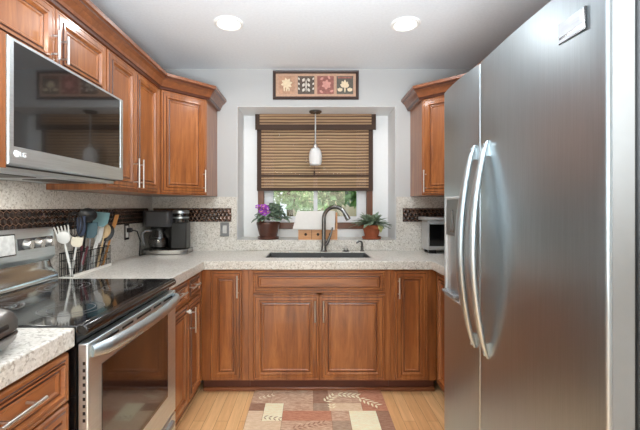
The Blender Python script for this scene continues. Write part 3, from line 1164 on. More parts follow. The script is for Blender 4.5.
q = m.build('low_leaves', 'pale_leaf', pt, solid=0.002)
tag(q, 'pale yellow-green low leaves')

# wooden rack with paper on the ledge
b = thing('letter_rack', 'small pine rack with round holes standing on the ledge behind the faucet', 'rack', (0.068, 3.215, LEDGE))
m = MB()
m.use('pine').box(-0.168, -0.008, 0.0, 0.165, 0.004, 0.10)
for x in (-0.105, 0.0, 0.105):
    m.use('soil').lathe([(0.012, 0), (0.012, 0.0012), (0.004, 0.002)], seg=16, M=Matrix.Translation((x, -0.008, 0.045)) @ Matrix.Rotation(PI / 2, 4, 'X'))
    m.use('pine')
m.use('soil').box(-0.056, -0.0086, 0.0, -0.053, -0.008, 0.10).box(0.053, -0.0086, 0.0, 0.056, -0.008, 0.10)
o = m.build('front_board', 'pine', b, smooth=False)
MB().box(-0.168, 0.004, 0, 0.165, 0.09, 0.010).build('bottom_board', 'pine', b, smooth=False)
MB().box(0.151, -0.012, 0, 0.166, 0.09, 0.232).build('side_board', 'pine', b, smooth=False, bevel=0.002)
MB().box(-0.168, 0.078, 0.01, 0.151, 0.09, 0.14).build('back_board', 'pine', b, smooth=False)
m = MB()
M = Matrix.Translation((0.068, 3.215, LEDGE)) @ Matrix.Rotation(math.radians(-1.0), 4, 'Y') @ Matrix.Rotation(math.radians(6), 4, 'X')
for k in range(5):
    y = -0.016 - 0.0022 * k
    m.prism([(-0.205 - 0.002 * k, 0.092 + 0.002 * k), (0.142, 0.086), (0.148 - 0.002 * k, 0.246), (-0.172, 0.252 - 0.001 * k)], y, y - 0.0012, M, 'y')
tag(m.build('paper_sheets', 'paper', smooth=False), 'white paper sheets draped over the front of the pine rack behind the faucet', 'paper')

# ------------------------------------------------------------------ range
RYA, RYB = 1.151, 1.913
RW = RYB - RYA
r = thing('range', 'stainless electric range with black glass cooktop between the left counters', 'stove', (-0.716, RYA, 0), PI / 2)
# local: x along the wall (away from camera), -y towards the room, y towards the wall
m = MB()
m.box(0.002, 0.0, 0.06, RW - 0.002, 0.610, 0.895)
m.build('body', 'black_gloss', r, smooth=False)
# cooktop glass with front roll
m = MB()
m.use('black_glass')
m.box(0.0, -0.004, 0.8955, RW, 0.56, 0.918)
ck = m.build('cooktop', 'black_glass', r, bevel=0.004)
m = MB()
prof = [(-0.004, 0.9195), (-0.004, 0.896), (-0.026, 0.886), (-0.036, 0.895), (-0.036, 0.908), (-0.026, 0.9195)]
loops = [[(x, y, z) for (y, z) in prof] for x in (0.0, RW)]
m.rings(loops, True, True, True)
m.build('front_trim', 'black_gloss', ck, bevel=0.003)
for (x, y, rad) in ((0.20, 0.14, 0.105), (0.57, 0.14, 0.085), (0.20, 0.41, 0.08), (0.57, 0.41, 0.105)):
    m = MB()
    for rr in (rad, rad * 0.72):
        seg = 40
        A = [m.bm.verts.new((x + rr * math.cos(2 * PI * j / seg), y + rr * math.sin(2 * PI * j / seg), 0.9186)) for j in range(seg)]
        B = [m.bm.verts.new((x + (rr - 0.003) * math.cos(2 * PI * j / seg), y + (rr - 0.003) * math.sin(2 * PI * j / seg), 0.9186)) for j in range(seg)]
        for j in range(seg):
            m.face([A[j], A[(j + 1) % seg], B[(j + 1) % seg], B[j]])
    m.build('burner_ring', 'ring_print', ck, smooth=False)
# backguard
m = MB()
m.prism([(0.599, 1.02), (0.603, 1.02), (0.603, 1.178), (0.598, 1.183), (0.590, 1.172), (0.578, 1.045), (0.582, 1.036)], 0.0, RW, axis='x')
bg = m.build('backguard', 'range_steel', r, bevel=0.004)
m = MB()
m.prism([(0.560, 0.9185), (0.610, 0.9185), (0.610, 1.0195), (0.604, 1.0195), (0.594, 0.985), (0.562, 0.945)], 0.004, RW - 0.004, axis='x')
m.build('backguard_base', 'bright_steel', bg, bevel=0.003)
m = MB()
sl = lambda z: 0.578 + (z - 1.03) * (0.590 - 0.578) / (1.172 - 1.03)
m.prism([(sl(1.068) - 0.004, 1.068), (sl(1.068) + 0.004, 1.068), (sl(1.164) + 0.004, 1.164), (sl(1.164) - 0.004, 1.164)], 0.245, 0.508, axis='x')
d = m.build('display_bezel', 'black_gloss', bg, bevel=0.002)
m = MB()
m.prism([(sl(1.074) - 0.0055, 1.074), (sl(1.074) - 0.003, 1.074), (sl(1.158) - 0.003, 1.158), (sl(1.158) - 0.0055, 1.158)], 0.252, 0.501, axis='x')
m.build('display', 'screen_lcd', bg, smooth=False)
for (a, b_) in ((0.522, 0.748), (0.012, 0.225)):
    m = MB()
    m.prism([(sl(1.087) - 0.003, 1.087), (sl(1.087) + 0.003, 1.087), (sl(1.138) + 0.003, 1.138), (sl(1.138) - 0.003, 1.138)], a, b_, axis='x')
    m.build('knob_panel', 'dark_grey_plastic', bg, smooth=False)
for x in (0.568, 0.640, 0.712, 0.06, 0.15):
    m = MB()
    M = Matrix.Translation((x, sl(1.112) - 0.003, 1.112)) @ Matrix.Rotation(PI / 2 + 0.08, 4, 'X')
    m.lathe([(0.025, 0), (0.025, 0.006), (0.021, 0.012), (0.0195, 0.026), (0.017, 0.029)], seg=20, M=M)
    m.box(-0.004, -0.02, 0.024, 0.004, 0.02, 0.034, M)
    m.build('control_knob', 'nickel', bg)
# door
m = MB()
m.box(0.004, -0.034, 0.255, RW - 0.004, -0.002, 0.862)
dr = m.build('oven_door', 'range_steel', r, bevel=0.004)
m = MB()
m.box(0.080, -0.0365, 0.375, RW - 0.115, -0.033, 0.770)
m.build('oven_window', 'oven_glass', dr, smooth=False)
m = MB()
for (a, b_) in ((0.05, 0.19), (0.215, 0.30), (0.33, 0.46), (0.49, 0.57), (0.60, 0.71)):
    m.box(a, -0.0348, 0.838, b_, -0.0335, 0.846)
m.build('vent_slot', 'gasket', dr, smooth=False)
m = MB()
for k in range(9):
    z = 0.62 + 0.022 * k
    m.box(0.0035, -0.026, z, 0.0045, -0.018, z + 0.010)
m.build('side_vents', 'gasket', dr, smooth=False)
# bowed bar handle
pts, n = [], 18
for k in range(n + 1):
    tt = k / n
    x = 0.02 + (RW - 0.04) * tt
    bow = math.sin(PI * tt) ** 0.45 if 0 < tt < 1 else 0
    pts.append((x, -0.038 - 0.048 * bow, 0.832))
m = MB()
m.tube(pts, [0.015] + [0.0195] * (n - 1) + [0.015], 12, squash=(0.85, 1.2))
m.build('door_handle', 'handle_steel', dr)
m = MB()
m.box(0.004, -0.034, 0.065, RW - 0.004, -0.002, 0.247)
dw = m.build('storage_drawer', 'range_steel', r, bevel=0.004)
m = MB()
m.prism([(-0.034, 0.205), (-0.034, 0.236), (-0.052, 0.230), (-0.056, 0.215)], 0.06, RW - 0.06, axis='x')
m.build('drawer_lip', 'handle_steel', dw, bevel=0.003)
MB().box(0.03, 0.04, 0.0, RW - 0.03, 0.60, 0.0605).build('plinth', 'black_plastic', r, smooth=False)

# ------------------------------------------------------------------ microwave
mw = thing('microwave', 'stainless over-the-range microwave with dark glass door on the left wall', 'microwave', (-0.985, 1.180, 1.40), PI / 2)
MWW = 0.727
m = MB()
m.box(0.0, 0.0, 0.012, MWW, 0.36, 0.424)
m.build('body', 'dark_grey_plastic', mw, smooth=False)
m = MB()
m.box(0.01, 0.005, 0.0, MWW - 0.01, 0.34, 0.012)
und = m.build('underside', 'range_steel', mw, smooth=False)
m = MB()
for x in (0.06, 0.42):
    m.box(x, 0.10, -0.002, x + 0.25, 0.24, 0.0005)
m.build('grease_filter', 'black_plastic', und, smooth=False)
m = MB()
m.box(0.33, 0.04, -0.0015, 0.40, 0.09, 0.0005)
m.build('light_cover', 'white_plastic', und, smooth=False)
hood = area('cooktop_lamp', (-1.07, 1.545, 1.396), (0, 0, 0), 0.10, 0.30, 2.6, (1.0, 0.98, 0.95))
hood.rotation_euler = (0, 0, 0)
m = MB()
# door: steel frame around the glass
fr = [(0, 0, 0, 0, 0.0), (0, 0, 0, 0, -0.034), (0.003, 0.003, 0.003, 0.003, -0.038), (0.022, 0.029, 0.058, 0.010, -0.038), (0.024, 0.031, 0.060, 0.012, -0.034)]
loops = []
for (l, rr, bt, tp, y) in fr:
    loops.append([(l, y, 0.018 + bt), (MWW - rr, y, 0.018 + bt), (MWW - rr, y, 0.424 - tp), (l, y, 0.424 - tp)])
m.use('range_steel').rings(loops, True, True, False)
md = m.build('door', 'range_steel', mw, smooth=False)
m = MB()
m.box(0.0225, -0.0365, 0.018 + 0.0585, MWW - 0.0295, -0.030, 0.424 - 0.0105)
m.build('door_glass', 'black_glass', md, smooth=False)


def glyph_text(body, size, depth=0.0006):
    cu = bpy.data.curves.new('lettering', 'FONT')
    cu.body = body
    cu.size = size
    cu.extrude = depth
    cu.align_x = 'LEFT'
    tmp = bpy.data.objects.new('lettering', cu)
    COL.objects.link(tmp)
    bpy.context.view_layer.update()
    me = bpy.data.meshes.new_from_object(tmp.evaluated_get(bpy.context.evaluated_depsgraph_get()))
    bpy.data.objects.remove(tmp)
    return me


def lettering(name, body, size, mat, parent, M):
    me = glyph_text(body, size)
    me.transform(M)
    me.materials.clear()
    me.materials.append(MATS[mat])
    o = bpy.data.objects.new(name, me)
    COL.objects.link(o)
    o.parent = parent
    return o


m = MB()
m.lathe([(0.0115, 0), (0.0115, 0.001), (0.0105, 0.0012)], seg=20, M=Matrix.Translation((0.0335, -0.038, 0.0545)) @ Matrix.Rotation(PI / 2, 4, 'X'))
m.build('logo_disc', 'logo_white', md)
lettering('logo_letters', 'LG', 0.023, 'logo_white', md, Matrix.Translation((0.048, -0.0386, 0.0465)) @ Matrix.Rotation(PI / 2, 4, 'X'))

# ------------------------------------------------------------------ refrigerator
FX = 0.59
FYN, FYS, FYF = 0.747, 1.307, 1.655
FZ0, FZ1 = 0.03, 1.780
fr = thing('refrigerator', 'large stainless side-by-side refrigerator at the right', 'refrigerator', (FX, FYF, 0), -PI / 2)
# local: x from far edge towards the camera, -y towards the room
FWID = FYF - FYN
m = MB()
m.box(0.004, 0.070, 0.03, FWID - 0.004, 0.80, FZ1 - 0.015)
m.build('body', 'fridge_body', fr, bevel=0.006)
m = MB()
m.box(0.012, 0.055, 0.04, FWID - 0.012, 0.071, FZ1 - 0.01)
m.build('gasket', 'gasket', fr, smooth=False)
m = MB()
m.box(0.02, 0.09, 0.0, FWID - 0.02, 0.75, 0.031)
m.build('plinth', 'black_plastic', fr, smooth=False)


def fridge_door(x0, x1, name):
    m = MB()
    n = 16
    loops = []
    sec = []
    rnd = 0.006
    sec.append((x0, 0.055))
    sec.append((x0, rnd))
    for k in range(1, 5):
        a = PI / 2 * k / 5
        sec.append((x0 + rnd * (1 - math.cos(a)), rnd * (1 - math.sin(a))))
    for k in range(n + 1):
        tt = k / n
        x = x0 + rnd + (x1 - x0 - 2 * rnd) * tt
        sec.append((x, -0.010 * math.sin(PI * tt) ** 0.8))
    for k in range(4, 0, -1):
        a = PI / 2 * k / 5
        sec.append((x1 - rnd * (1 - math.cos(a)), rnd * (1 - math.sin(a))))
    sec.append((x1, rnd))
    sec.append((x1, 0.055))
    m.use('fridge_steel')
    loops = [[(x, y, z) for (x, y) in sec] for z in (0.09, FZ1)]
    m.rings(loops, True, True, True)
    return m.build(name, 'fridge_steel', fr, angle=40)


xs_ = FYF - FYS
d1 = fridge_door(0.0, xs_ - 0.003, 'freezer_door')
d2 = fridge_door(xs_ + 0.003, FWID, 'refrigerator_door')
# side skins of the door edge facing the camera
MB().box(FWID - 0.0005, 0.011, 0.092, FWID + 0.0006, 0.055, FZ1 - 0.002).build('door_side', 'fridge_edge', d2, smooth=False)


def fridge_handle(parent, x, z0, z1, lean):
    n = 24
    loops = []
    for k in range(n + 1):
        tt = k / n
        z = z0 + (z1 - z0) * tt
        bow = 0.006 + 0.055 * math.sin(PI * tt) ** 0.8
        wd = 0.004 + 0.019 * math.sin(PI * tt) ** 0.7
        dp = 0.006 + 0.008 * math.sin(PI * tt) ** 0.6
        dx = lean * (math.sin(PI * tt) - 0.0) * 0.0
        yc = -bow
        lp = []
        for j in range(12):
            a = 2 * PI * j / 12
            lp.append((x + dx + wd * math.cos(a), yc + dp * math.sin(a), z))
        loops.append(lp)
    m = MB()
    m.rings(loops, True, True, True)
    for z, in ((z0 + 0.03,), (z1 - 0.03,)):
        m.box(x - 0.005, -0.022, z - 0.02, x + 0.005, 0.002, z + 0.02)
    return m.build('door_handle', 'handle_steel', parent, angle=50)


fridge_handle(d1, xs_ - 0.025, 0.785, 1.500, -1)
fridge_handle(d2, xs_ + 0.072, 0.785, 1.500, 1)
# water and ice dispenser on the freezer door
m = MB()
dx0, dx1, dz0, dz1 = 0.050, 0.215, 0.905, 1.325
m.use('silver_plastic')
prof = [(0, 0.004), (0, -0.013), (0.006, -0.0165), (0.012, -0.0145), (0.014, -0.008)]
loops = [[(dx0 + d, y, dz0 + d), (dx1 - d, y, dz0 + d), (dx1 - d, y, dz1 - d), (dx0 + d, y, dz1 - d)] for (d, y) in prof]
m.rings(loops, True, True, True)
dsp = m.build('dispenser', 'silver_plastic', d1, smooth=False)
m = MB()
m.box(dx0 + 0.014, -0.0145, 1.165, dx1 - 0.014, -0.0085, 1.312)
m.build('control_panel', 'gunmetal', dsp, bevel=0.002)
m = MB()
m.prism([(dx0 + 0.06, 1.18), (dx0 + 0.105, 1.18), (dx0 + 0.09, 1.27), (dx0 + 0.075, 1.27)], -0.0155, -0.0146, axis='y')
m.build('dispenser_lever', 'black_gloss', dsp, smooth=False)
m = MB()
m.prism([(-0.0085, 0.925), (-0.034, 0.93), (-0.034, 0.938), (-0.0085, 0.938)], dx0 + 0.016, dx1 - 0.016, axis='x')
m.build('drip_tray', 'grey_plastic', dsp, smooth=False)
# badge
bx0 = FYF - 0.879
bx1 = FYF - 0.795
m = MB()
m.box(bx0, -0.0085, 1.660, bx1, 0.006, 1.708)
bd = m.build('badge', 'black_gloss', d2, smooth=False)
m = MB()
m.use('badge_silver').box(bx0 + 0.001, -0.0100, 1.675, bx1 - 0.004, -0.0083, 1.707)
m.use('badge_text').box(bx0 + 0.012, -0.0103, 1.684, bx1 - 0.014, -0.0099, 1.694)
m.use('badge_silver')
m.box(bx0 + 0.001, -0.0100, 1.662, bx1 - 0.004, -0.0083, 1.669)
m.build('badge_plate', 'badge_silver', bd, smooth=False)

# ------------------------------------------------------------------ small appliances
cm = thing('coffee_maker', 'black coffee maker with glass carafe in the left back corner', 'coffee maker', (-1.135, 3.005, CT), math.radians(4))
cm.scale = (0.93, 0.93, 0.98)
m = MB()
m.prism([(-0.19, 0.10), (-0.19, -0.09), (-0.16, -0.125), (0.13, -0.125), (0.19, -0.09), (0.19, 0.10)], 0.0, 0.040)
m.build('base', 'dark_nickel', cm, bevel=0.006)
MB().lathe([(0.075, 0.0402), (0.075, 0.044), (0.065, 0.045)], (-0.065, -0.035, 0), 24).build('hot_plate', 'black_plastic', cm)
MB().box(-0.17, 0.065, 0.040, 0.06, 0.12, 0.33).build('water_tank', 'black_plastic', cm, bevel=0.008)
MB().box(0.045, -0.085, 0.040, 0.175, 0.0645, 0.255).build('side_tower', 'black_plastic', cm, bevel=0.01)
m = MB()
m.prism([(-0.185, 0.12), (-0.185, -0.07), (-0.15, -0.115), (0.035, -0.115), (0.065, -0.08), (0.065, 0.12)], 0.215, 0.345)
m.build('brew_head', 'dark_grey_plastic', cm, bevel=0.012)
m = MB()
m.lathe([(0.062, 0.25), (0.066, 0.258), (0.066, 0.338), (0.06, 0.348)], (0.120, -0.045, 0), 24)
pod = m.build('pod_head', 'black_gloss', cm)
m = MB()
m.lathe([(0.0675, 0.285), (0.0675, 0.297)], (0.120, -0.045, 0), 24)
m.lathe([(0.068, 0.325), (0.068, 0.345), (0.05, 0.352)], (0.120, -0.045, 0), 24)
m.build('chrome_band', 'handle_steel', pod)
m = MB()
m.lathe([(0.060, 0.0455), (0.074, 0.055), (0.084, 0.095), (0.076, 0.14), (0.055, 0.175), (0.052, 0.185), (0.050, 0.185), (0.053, 0.173), (0.073, 0.139), (0.081, 0.095), (0.071, 0.058), (0.058, 0.049)], (-0.065, -0.035, 0), 28)
ca = m.build('carafe', 'carafe_glass', cm)
m = MB()
m.lathe([(0.0715, 0.060), (0.0755, 0.095), (0.072, 0.125)], (-0.065, -0.035, 0), 24)
MB_l = m.lathe([(0.054, 0.185), (0.056, 0.190), (0.056, 0.205), (0.03, 0.212)], (-0.065, -0.035, 0), 24)
m.build('carafe_lid', 'black_plastic', ca)
m = MB()
m.tube([(-0.118, -0.06, 0.185), (-0.160, -0.085, 0.185), (-0.178, -0.095, 0.165), (-0.176, -0.095, 0.11), (-0.165, -0.088, 0.075)], [0.010, 0.012, 0.012, 0.011, 0.009], 10)
m.build('carafe_handle', 'grey_plastic', ca)

to = thing('toaster_oven', 'silver toaster oven with dark door on the right counter beside the refrigerator', 'toaster oven', (1.085, 2.968, CT), math.radians(-2))
m = MB()
m.box(-0.160, 0.0, 0.025, 0.20, 0.17, 0.262)
m.build('body', 'silver_plastic', to, bevel=0.01)
MB().box(-0.190, -0.02, 0.262, 0.21, 0.17, 0.288).build('top_cover', 'silver_plastic', to, bevel=0.008)
m = MB()
m.use('silver_plastic')
prof = [(0, 0.0), (0, -0.012), (0.004, -0.016), (0.012, -0.016), (0.014, -0.010)]
loops = [[(-0.158 + d, y, 0.046 + d), (0.12 - d, y, 0.046 + d), (0.12 - d, y, 0.256 - d), (-0.158 + d, y, 0.256 - d)] for (d, y) in prof]
m.rings(loops, True, True, False)
td = m.build('door', 'silver_plastic', to, smooth=False)
MB().box(-0.1435, -0.012, 0.0605, 0.1055, -0.006, 0.2415).build('door_window', 'black_glass', td, smooth=False)
MB().tube([(-0.14, -0.016, 0.238), (-0.14, -0.036, 0.238), (0.08, -0.036, 0.238), (0.08, -0.016, 0.238)], 0.006, 8).build('handle', 'handle_steel', td)
for z in (0.20, 0.14, 0.08):
    MB().lathe([(0.017, 0), (0.015, 0.014), (0.012, 0.016)], seg=16, M=Matrix.Translation((0.16, 0.0, z)) @ Matrix.Rotation(PI / 2, 4, 'X')).build('control_knob', 'black_plastic', to)
for x in (-0.115, 0.16):
    for y in (0.02, 0.13):
        MB().box(x - 0.03, y - 0.015, 0.0, x + 0.03, y + 0.015, 0.026).build('foot', 'black_plastic', to, smooth=False)

# contact grill on the near-left counter
cg = thing('contact_grill', 'dark grey metallic countertop grill at the left edge, on the near counter', 'grill', (-0.862, 0.865, CT), math.radians(8))


def shell(m, zs, w, d):
    loops = []
    for (z, k) in zs:
        lp = []
        for j in range(32):
            a = 2 * PI * j / 32
            ca, sa = math.cos(a), math.sin(a)
            ex = 0.62
            lp.append((w * k * math.copysign(abs(ca) ** ex, ca), d * k * math.copysign(abs(sa) ** ex, sa), z))
        loops.append(lp)
    m.rings(loops, True, True, True)


m = MB()
shell(m, [(0.008, 0.72), (0.012, 0.86), (0.028, 0.97), (0.042, 1.0), (0.046, 0.97)], 0.128, 0.150)
m.build('lower_shell', 'gunmetal', cg)
m = MB()
shell(m, [(0.0465, 0.9), (0.0505, 0.9)], 0.128, 0.150)
m.build('grill_plate', 'black_plastic', cg)
m = MB()
shell(m, [(0.051, 0.97), (0.055, 1.0), (0.075, 0.99), (0.092, 0.93), (0.101, 0.82), (0.104, 0.6)], 0.128, 0.150)
up = m.build('upper_shell', 'gunmetal', cg)
m = MB()
m.box(0.110, -0.05, 0.062, 0.128, 0.05, 0.080)
m.build('handle', 'black_plastic', up, bevel=0.006)
for (x, y) in ((-0.07, -0.09), (-0.07, 0.09), (0.07, -0.09), (0.07, 0.09)):
    MB().lathe([(0.012, 0), (0.012, 0.0135)], (x, y, 0), 12).build('foot', 'black_plastic', cg)

# ------------------------------------------------------------------ outlets
o = thing('wall_outlet', 'white outlet in a metal plate on the left wall, beside the coffee maker', 'outlet', (XL + 0.0202, 2.72, 1.045), PI / 2)
MB().box(-0.036, -0.006, 0, 0.036, 0, 0.118).build('cover_plate', 'dark_nickel', o, bevel=0.002)
m = MB()
m.box(-0.018, -0.009, 0.016, 0.018, -0.0055, 0.102)
m.build('socket', 'white_plastic', o, bevel=0.003)
CI = (Matrix.Translation(cm.location) @ Matrix.Rotation(math.radians(4), 4, 'Z') @ Matrix.Diagonal((0.93, 0.93, 0.98, 1))).inverted()
P0 = Vector((XL + 0.0297, 2.72, 1.115))
path = [(0.032, 0, 0), (0.06, 0.02, -0.01), (0.07, 0.05, -0.08), (0.055, 0.075, -0.16), (0.04, 0.10, -0.196), (0.045, 0.14, -0.196), (0.068, 0.185, -0.190), (0.09, 0.21, -0.183)]
co = MB().tube([CI @ (P0 + Vector(p)) for p in path], 0.0048, 8).build('power_cord', 'cord_black', cm)
MB().box(0, -0.016, -0.016, 0.032, 0.016, 0.016, CI @ Matrix.Translation(P0)).build('plug', 'black_plastic', co, bevel=0.005)
o = thing('light_switch', 'brushed metal switch plate on the backsplash left of the window', 'switch', (-0.717, YB - 0.0202, 1.035))
MB().box(-0.037, -0.006, 0, 0.037, 0, 0.118).build('cover_plate', 'grey_plastic', o, bevel=0.002)
MB().box(-0.017, -0.009, 0.026, 0.017, -0.0055, 0.092).build('rocker', 'silver_plastic', o, bevel=0.002)

# ------------------------------------------------------------------ utensil basket
UB = Vector((-1.281, 2.165, CT))
urz = math.radians(3)
ub = thing('utensil_basket', 'narrow black wire basket of utensils on the counter behind the range', 'basket', UB, urz)
bw, bl, bh = 0.034, 0.205, 0.125
m = MB()
for z in (0.004, 0.045, 0.085, bh):
    rr = 0.0028 if z == bh else 0.0016
    m.tube([(-bw, -bl, z), (bw, -bl, z), (bw, bl, z), (-bw, bl, z), (-bw, -bl, z)], rr, 6)
for k in range(25):
    y = -bl + 2 * bl * k / 24
    for x in (-bw, bw):
        m.tube([(x, y, 0.004), (x, y, bh)], 0.0014, 5)
for k in range(4):
    x = -bw + 2 * bw * (k + 0.5) / 4
    for y in (-bl, bl):
        m.tube([(x, y, 0.004), (x, y, bh)], 0.0014, 5)
m.build('wire_mesh', 'wire_black', ub)
m = MB()
m.box(-bw - 0.001, -bl - 0.002, 0.0, bw + 0.006, bl + 0.002, 0.0035)
m.box(bw + 0.003, -bl - 0.002, 0.0035, bw + 0.006, bl + 0.002, 0.016)
m.build('tray', 'pale_liner', ub, smooth=False)


def utensil(name, label, cat, head, base_off, kind, hmat, bmat, size=(0.03, 0.08), roll=0.0):
    """Upright tool leaning from the basket floor to the point where its head is seen."""
    h = at(*head)
    b = UB + Vector((0, 0, 0.006)) + Matrix.Rotation(urz, 3, 'Z') @ Vector((base_off[0], base_off[1], 0))
    d = (h - b)
    L = d.length
    zq = Vector((0, 0, 1)).rotation_difference(d.normalized())
    t = thing(name, label, cat, b)
    M = zq.to_matrix().to_4x4() @ Matrix.Rotation(roll, 4, 'Z')
    w, hl = size[0] * 1.2, size[1] * 1.12
    m = MB()
    hs = max(0.05, L - hl * 0.5)
    m.tube([M @ Vector((0, 0, 0.0)), M @ Vector((0, 0, hs * 0.5)), M @ Vector((0, 0, hs))], [0.0075, 0.0065, 0.0045], 8)
    m.build('handle', bmat, t)
    m = MB()
    z0 = L - hl / 2
    if kind == 'spatula':
        m.prism([(-w * 0.55, z0), (w * 0.55, z0), (w, z0 + hl * 0.25), (w, z0 + hl), (-w, z0 + hl * 0.92), (-w, z0 + hl * 0.25)], -0.003, 0.003, M, 'y')
        m.build('blade', hmat, t, bevel=0.002)
    elif kind == 'spoon':
        loops = []
        for (k, yy) in ((1.0, 0.004), (0.98, 0.0), (0.6, -0.007), (0.15, -0.010)):
            loops.append([M @ Vector((w * k * math.cos(a), yy, z0 + hl / 2 + hl / 2 * k * math.sin(a))) for a in [2 * PI * j / 20 for j in range(20)]])
        m.rings(loops, True, False, True)
        m.build('bowl', hmat, t, solid=0.002)
    elif kind == 'fork':
        loops = []
        for (k, yy) in ((1.0, 0.006), (0.98, 0.0), (0.5, -0.008)):
            loops.append([M @ Vector((w * k * math.cos(a), yy, z0 + hl * 0.35 + hl * 0.35 * k * math.sin(a))) for a in [2 * PI * j / 20 for j in range(20)]])
        m.rings(loops, True, False, True)
        for j in range(5):
            x = w * (-0.9 + 1.8 * j / 4)
            m.tube([M @ Vector((x * 0.9, 0.0, z0 + hl * 0.5)), M @ Vector((x * 1.05, 0.004, z0 + hl * 0.85)), M @ Vector((x * 1.1, -0.004, z0 + hl))], [0.0045, 0.004, 0.003], 7)
        m.build('toothed_head', hmat, t)
    elif kind == 'whisk':
        for j in range(6):
            a = PI * j / 6
            pts = []
            for q in range(15):
                tt = q / 14 * PI
                rr = w * math.sin(tt) ** 0.8 * (1 if q else 0)
                u = math.cos(tt)
                pts.append(M @ Vector((w * math.sin(tt) * math.cos(a) * 1.0, w * math.sin(tt) * math.sin(a), z0 + hl * (0.5 - 0.5 * u))))
            pts2 = [M @ Vector((-(w * math.sin(q / 14 * PI)) * math.cos(a), -(w * math.sin(q / 14 * PI)) * math.sin(a), z0 + hl * (0.5 - 0.5 * math.cos(q / 14 * PI)))) for q in range(13, -1, -1)]
            m.tube(pts + pts2, 0.0014, 5)
        m.build('wire_loops', hmat, t)
    elif kind == 'tongs':
        for sx in (-1, 1):
            m.tube([M @ Vector((0, 0, 0.02)), M @ Vector((sx * w * 0.6, 0, L * 0.6)), M @ Vector((sx * w, 0, L))], [0.006, 0.008, 0.010], 8, squash=(1, 0.5))
        m.build('arms', hmat, t)
    return t


U = utensil
G = None
U('pasta_server', 'white toothed pasta server leaning out at the left end of the wire basket', 'utensil', (63, 235, 1.94), (0.02, -0.19), 'fork', 'white_plastic', 'white_plastic', (0.026, 0.085), 0.5)
U('spatula', 'small cream-headed spatula low in front of the basket, right of the white pasta server', 'utensil', (77, 242, 1.96), (0.005, -0.17), 'spatula', 'cream_silicone', 'white_plastic', (0.022, 0.05), 0.4)
U('whisk', 'dark wire balloon whisk standing at the back of the wire basket', 'utensil', (75, 224, 2.01), (-0.010, -0.12), 'whisk', 'wire_black', 'black_plastic', (0.032, 0.12))
U('spatula', 'navy blue spatula between the whisk and the dark teal spatula', 'utensil', (81, 226, 2.09), (0.01, -0.09), 'spatula', 'navy_silicone', 'black_plastic', (0.018, 0.10), 0.5)
U('ladle', 'black ladle standing tallest at the back of the wire basket', 'utensil', (88, 215, 2.13), (-0.02, -0.04), 'spoon', 'black_plastic', 'black_plastic', (0.038, 0.07), 0.6)
U('spatula', 'dark teal spatula in the middle of the wire basket', 'utensil', (91, 230, 2.17), (0.025, -0.05), 'spatula', 'dark_teal_silicone', 'grey_plastic', (0.027, 0.085), 0.5)
U('spatula', 'pale teal wide spatula standing high in the wire basket', 'utensil', (101, 219, 2.28), (0.01, 0.0), 'spatula', 'teal_silicone', 'white_plastic', (0.034, 0.085), 0.5)
U('turner', 'white slim turner below the pale teal spatula', 'utensil', (99, 233, 2.27), (0.02, 0.02), 'spatula', 'white_plastic', 'white_plastic', (0.018, 0.11), 0.4)
U('cooking_spoon', 'pale wooden cooking spoon at the right of the wire basket', 'utensil', (105, 231, 2.33), (0.028, 0.05), 'spoon', 'light_spoon_wood', 'light_spoon_wood', (0.026, 0.085), 0.3)
U('cooking_spoon', 'black cooking spoon behind the pale wooden spoon', 'utensil', (108, 233, 2.36), (0.01, 0.09), 'spoon', 'black_plastic', 'black_plastic', (0.028, 0.10), 0.3)
U('spatula', 'slim orange-toned wooden spatula leaning out furthest right from the basket', 'utensil', (115, 222, 2.43), (0.02, 0.13), 'spatula', 'orange_spoon_wood', 'orange_spoon_wood', (0.010, 0.10), 0.3)
U('tongs', 'maroon-handled tongs low in the middle of the wire basket', 'utensil', (85, 246, 2.06), (0.026, -0.125), 'tongs', 'maroon_plastic', 'grey_plastic', (0.012, 0.06), 0.4)

# ------------------------------------------------------------------ rug
rx0, rx1, ry0, ry1 = -0.385, 0.49, 0.95, 2.61
cells = [
    (2.44, 2.61, [(-.385, -.26, 'taupe'), (-.26, .02, 'taupe'), (.02, .12, 'brown'), (.12, .33, 'taupe'), (.33, .49, 'rust')]),
    (2.35, 2.44, [(-.385, -.29, 'brown'), (-.29, -.17, 'cream'), (-.17, .02, 'taupe'), (.02, .12, 'grey'), (.12, .33, 'tan'), (.33, .49, 'rust')]),
    (2.24, 2.35, [(-.385, -.29, 'tan'), (-.29, -.17, 'cream'), (-.17, .13, 'rust'), (.13, .24, 'taupe'), (.24, .41, 'cream'), (.41, .49, 'brown')]),
    (2.12, 2.24, [(-.385, -.17, 'tan'), (-.17, .13, 'taupe'), (.13, .24, 'grey'), (.24, .41, 'cream'), (.41, .49, 'brown')]),
    (1.95, 2.12, [(-.385, -.2, 'rust'), (-.2, .02, 'brown'), (.02, .2, 'cream'), (.2, .49, 'taupe')]),
    (1.78, 1.95, [(-.385, -.25, 'cream'), (-.25, .05, 'tan'), (.05, .3, 'rust'), (.3, .49, 'tan')]),
    (1.58, 1.78, [(-.385, -.1, 'taupe'), (-.1, .1, 'grey'), (.1, .3, 'cream'), (.3, .49, 'brown')]),
    (1.38, 1.58, [(-.385, -.2, 'tan'), (-.2, .1, 'rust'), (.1, .49, 'taupe')]),
    (1.18, 1.38, [(-.385, -.15, 'brown'), (-.15, .1, 'cream'), (.1, .3, 'tan'), (.3, .49, 'rust')]),
    (0.95, 1.18, [(-.385, .0, 'taupe'), (.0, .25, 'rust'), (.25, .49, 'cream')]),
]
m = MB()
m.use('rug_edge').box(rx0, ry0, 0.0005, rx1, ry1, 0.008)
for (y0, y1, row) in cells:
    for (a, b_, col) in row:
        m.use('rug_' + col).quad((a + .002, y0, 0.0086), (b_, y0, 0.0086), (b_, y1, 0.0086), (a + .002, y1, 0.0086))


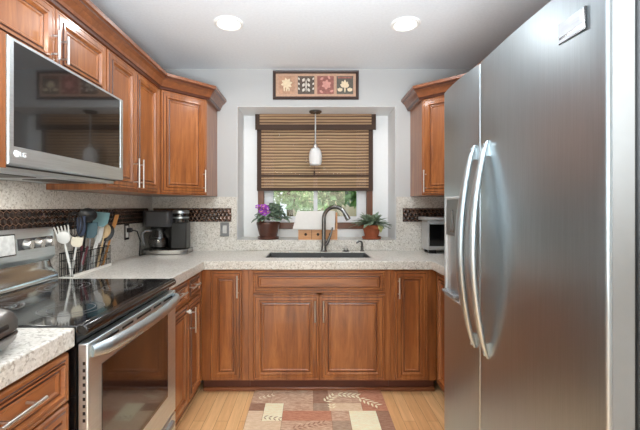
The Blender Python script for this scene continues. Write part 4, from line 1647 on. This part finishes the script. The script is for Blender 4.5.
def sprig(x, y, ang, n, mat, ln=0.05):
    m.use(mat)
    for k in range(n):
        px, py = x + math.cos(ang) * 0.03 * k, y + math.sin(ang) * 0.03 * k
        for s in (-1, 1):
            a = ang + s * 0.8
            ca, sa = math.cos(a), math.sin(a)
            pts = [(0, 0), (ln * 0.4, ln * 0.16), (ln, 0), (ln * 0.4, -ln * 0.16)]
            m.poly([(px + u * ca - w * sa, py + u * sa + w * ca, 0.0091) for u, w in pts])


sprig(0.10, 2.46, 0.9, 4, 'rug_cream')
sprig(0.19, 2.56, -0.2, 5, 'rug_cream')
sprig(0.33, 2.50, -0.7, 5, 'rug_cream')
sprig(0.14, 2.38, 1.6, 2, 'rug_cream', 0.04)
sprig(-0.28, 2.28, -0.2, 4, 'rug_grey', 0.035)
sprig(-0.10, 2.16, 0.3, 7, 'rug_brown', 0.04)
sprig(-0.34, 2.50, 0.5, 4, 'rug_cream', 0.03)
sprig(0.06, 2.0, 0.5, 5, 'rug_brown')
sprig(-0.3, 1.85, 0.9, 4, 'rug_brown')
sprig(0.14, 1.66, 0.4, 5, 'rug_grey')
sprig(-0.1, 1.27, 0.6, 5, 'rug_brown')
tag(m.build('patchwork_rug', 'rug_taupe', smooth=False), 'patchwork leaf-pattern rug in rust, cream and taupe on the wood floor before the sink', 'rug')

# ------------------------------------------------------------------ ceiling lights
em = NT('lamp_lens')
em.b.inputs['Base Color'].default_value = (1, 1, 1, 1)
em.b.inputs['Emission Color'].default_value = (1, 0.96, 0.9, 1)
em.b.inputs['Emission Strength'].default_value = 6.0
MATS['lamp_lens'] = em.m
for i, (x, y) in enumerate(CANS):
    side = 'left' if x < 0 else 'right'
    row = ('nearest the window wall', 'over the gap between range and refrigerator', 'over the dining end behind the camera')[i // 2]
    t = thing('recessed_light', f'round recessed ceiling light on the {side}, {row}', 'ceiling light', (x, y, ZC - 0.014), 0, 'recessed ceiling lights')
    MB().lathe([(0.092, 0.0138), (0.092, 0.006), (0.084, 0.0), (0.074, 0.0), (0.068, 0.006), (0.066, 0.0138)], seg=32, cap0=False, cap1=False).build('trim_ring', 'trim_white', t)
    MB().lathe([(0.068, 0.0135), (0.068, 0.0055), (0.04, 0.004), (0.005, 0.0035)], seg=32).build('lens', 'lamp_lens', t)
    l = area('recessed_lamp', (x, y, ZC - 0.0145), (0, 0, 0), 0.13, 0.13, CAN_POWER, CAN_COLOR, 'DISK', math.radians(165))
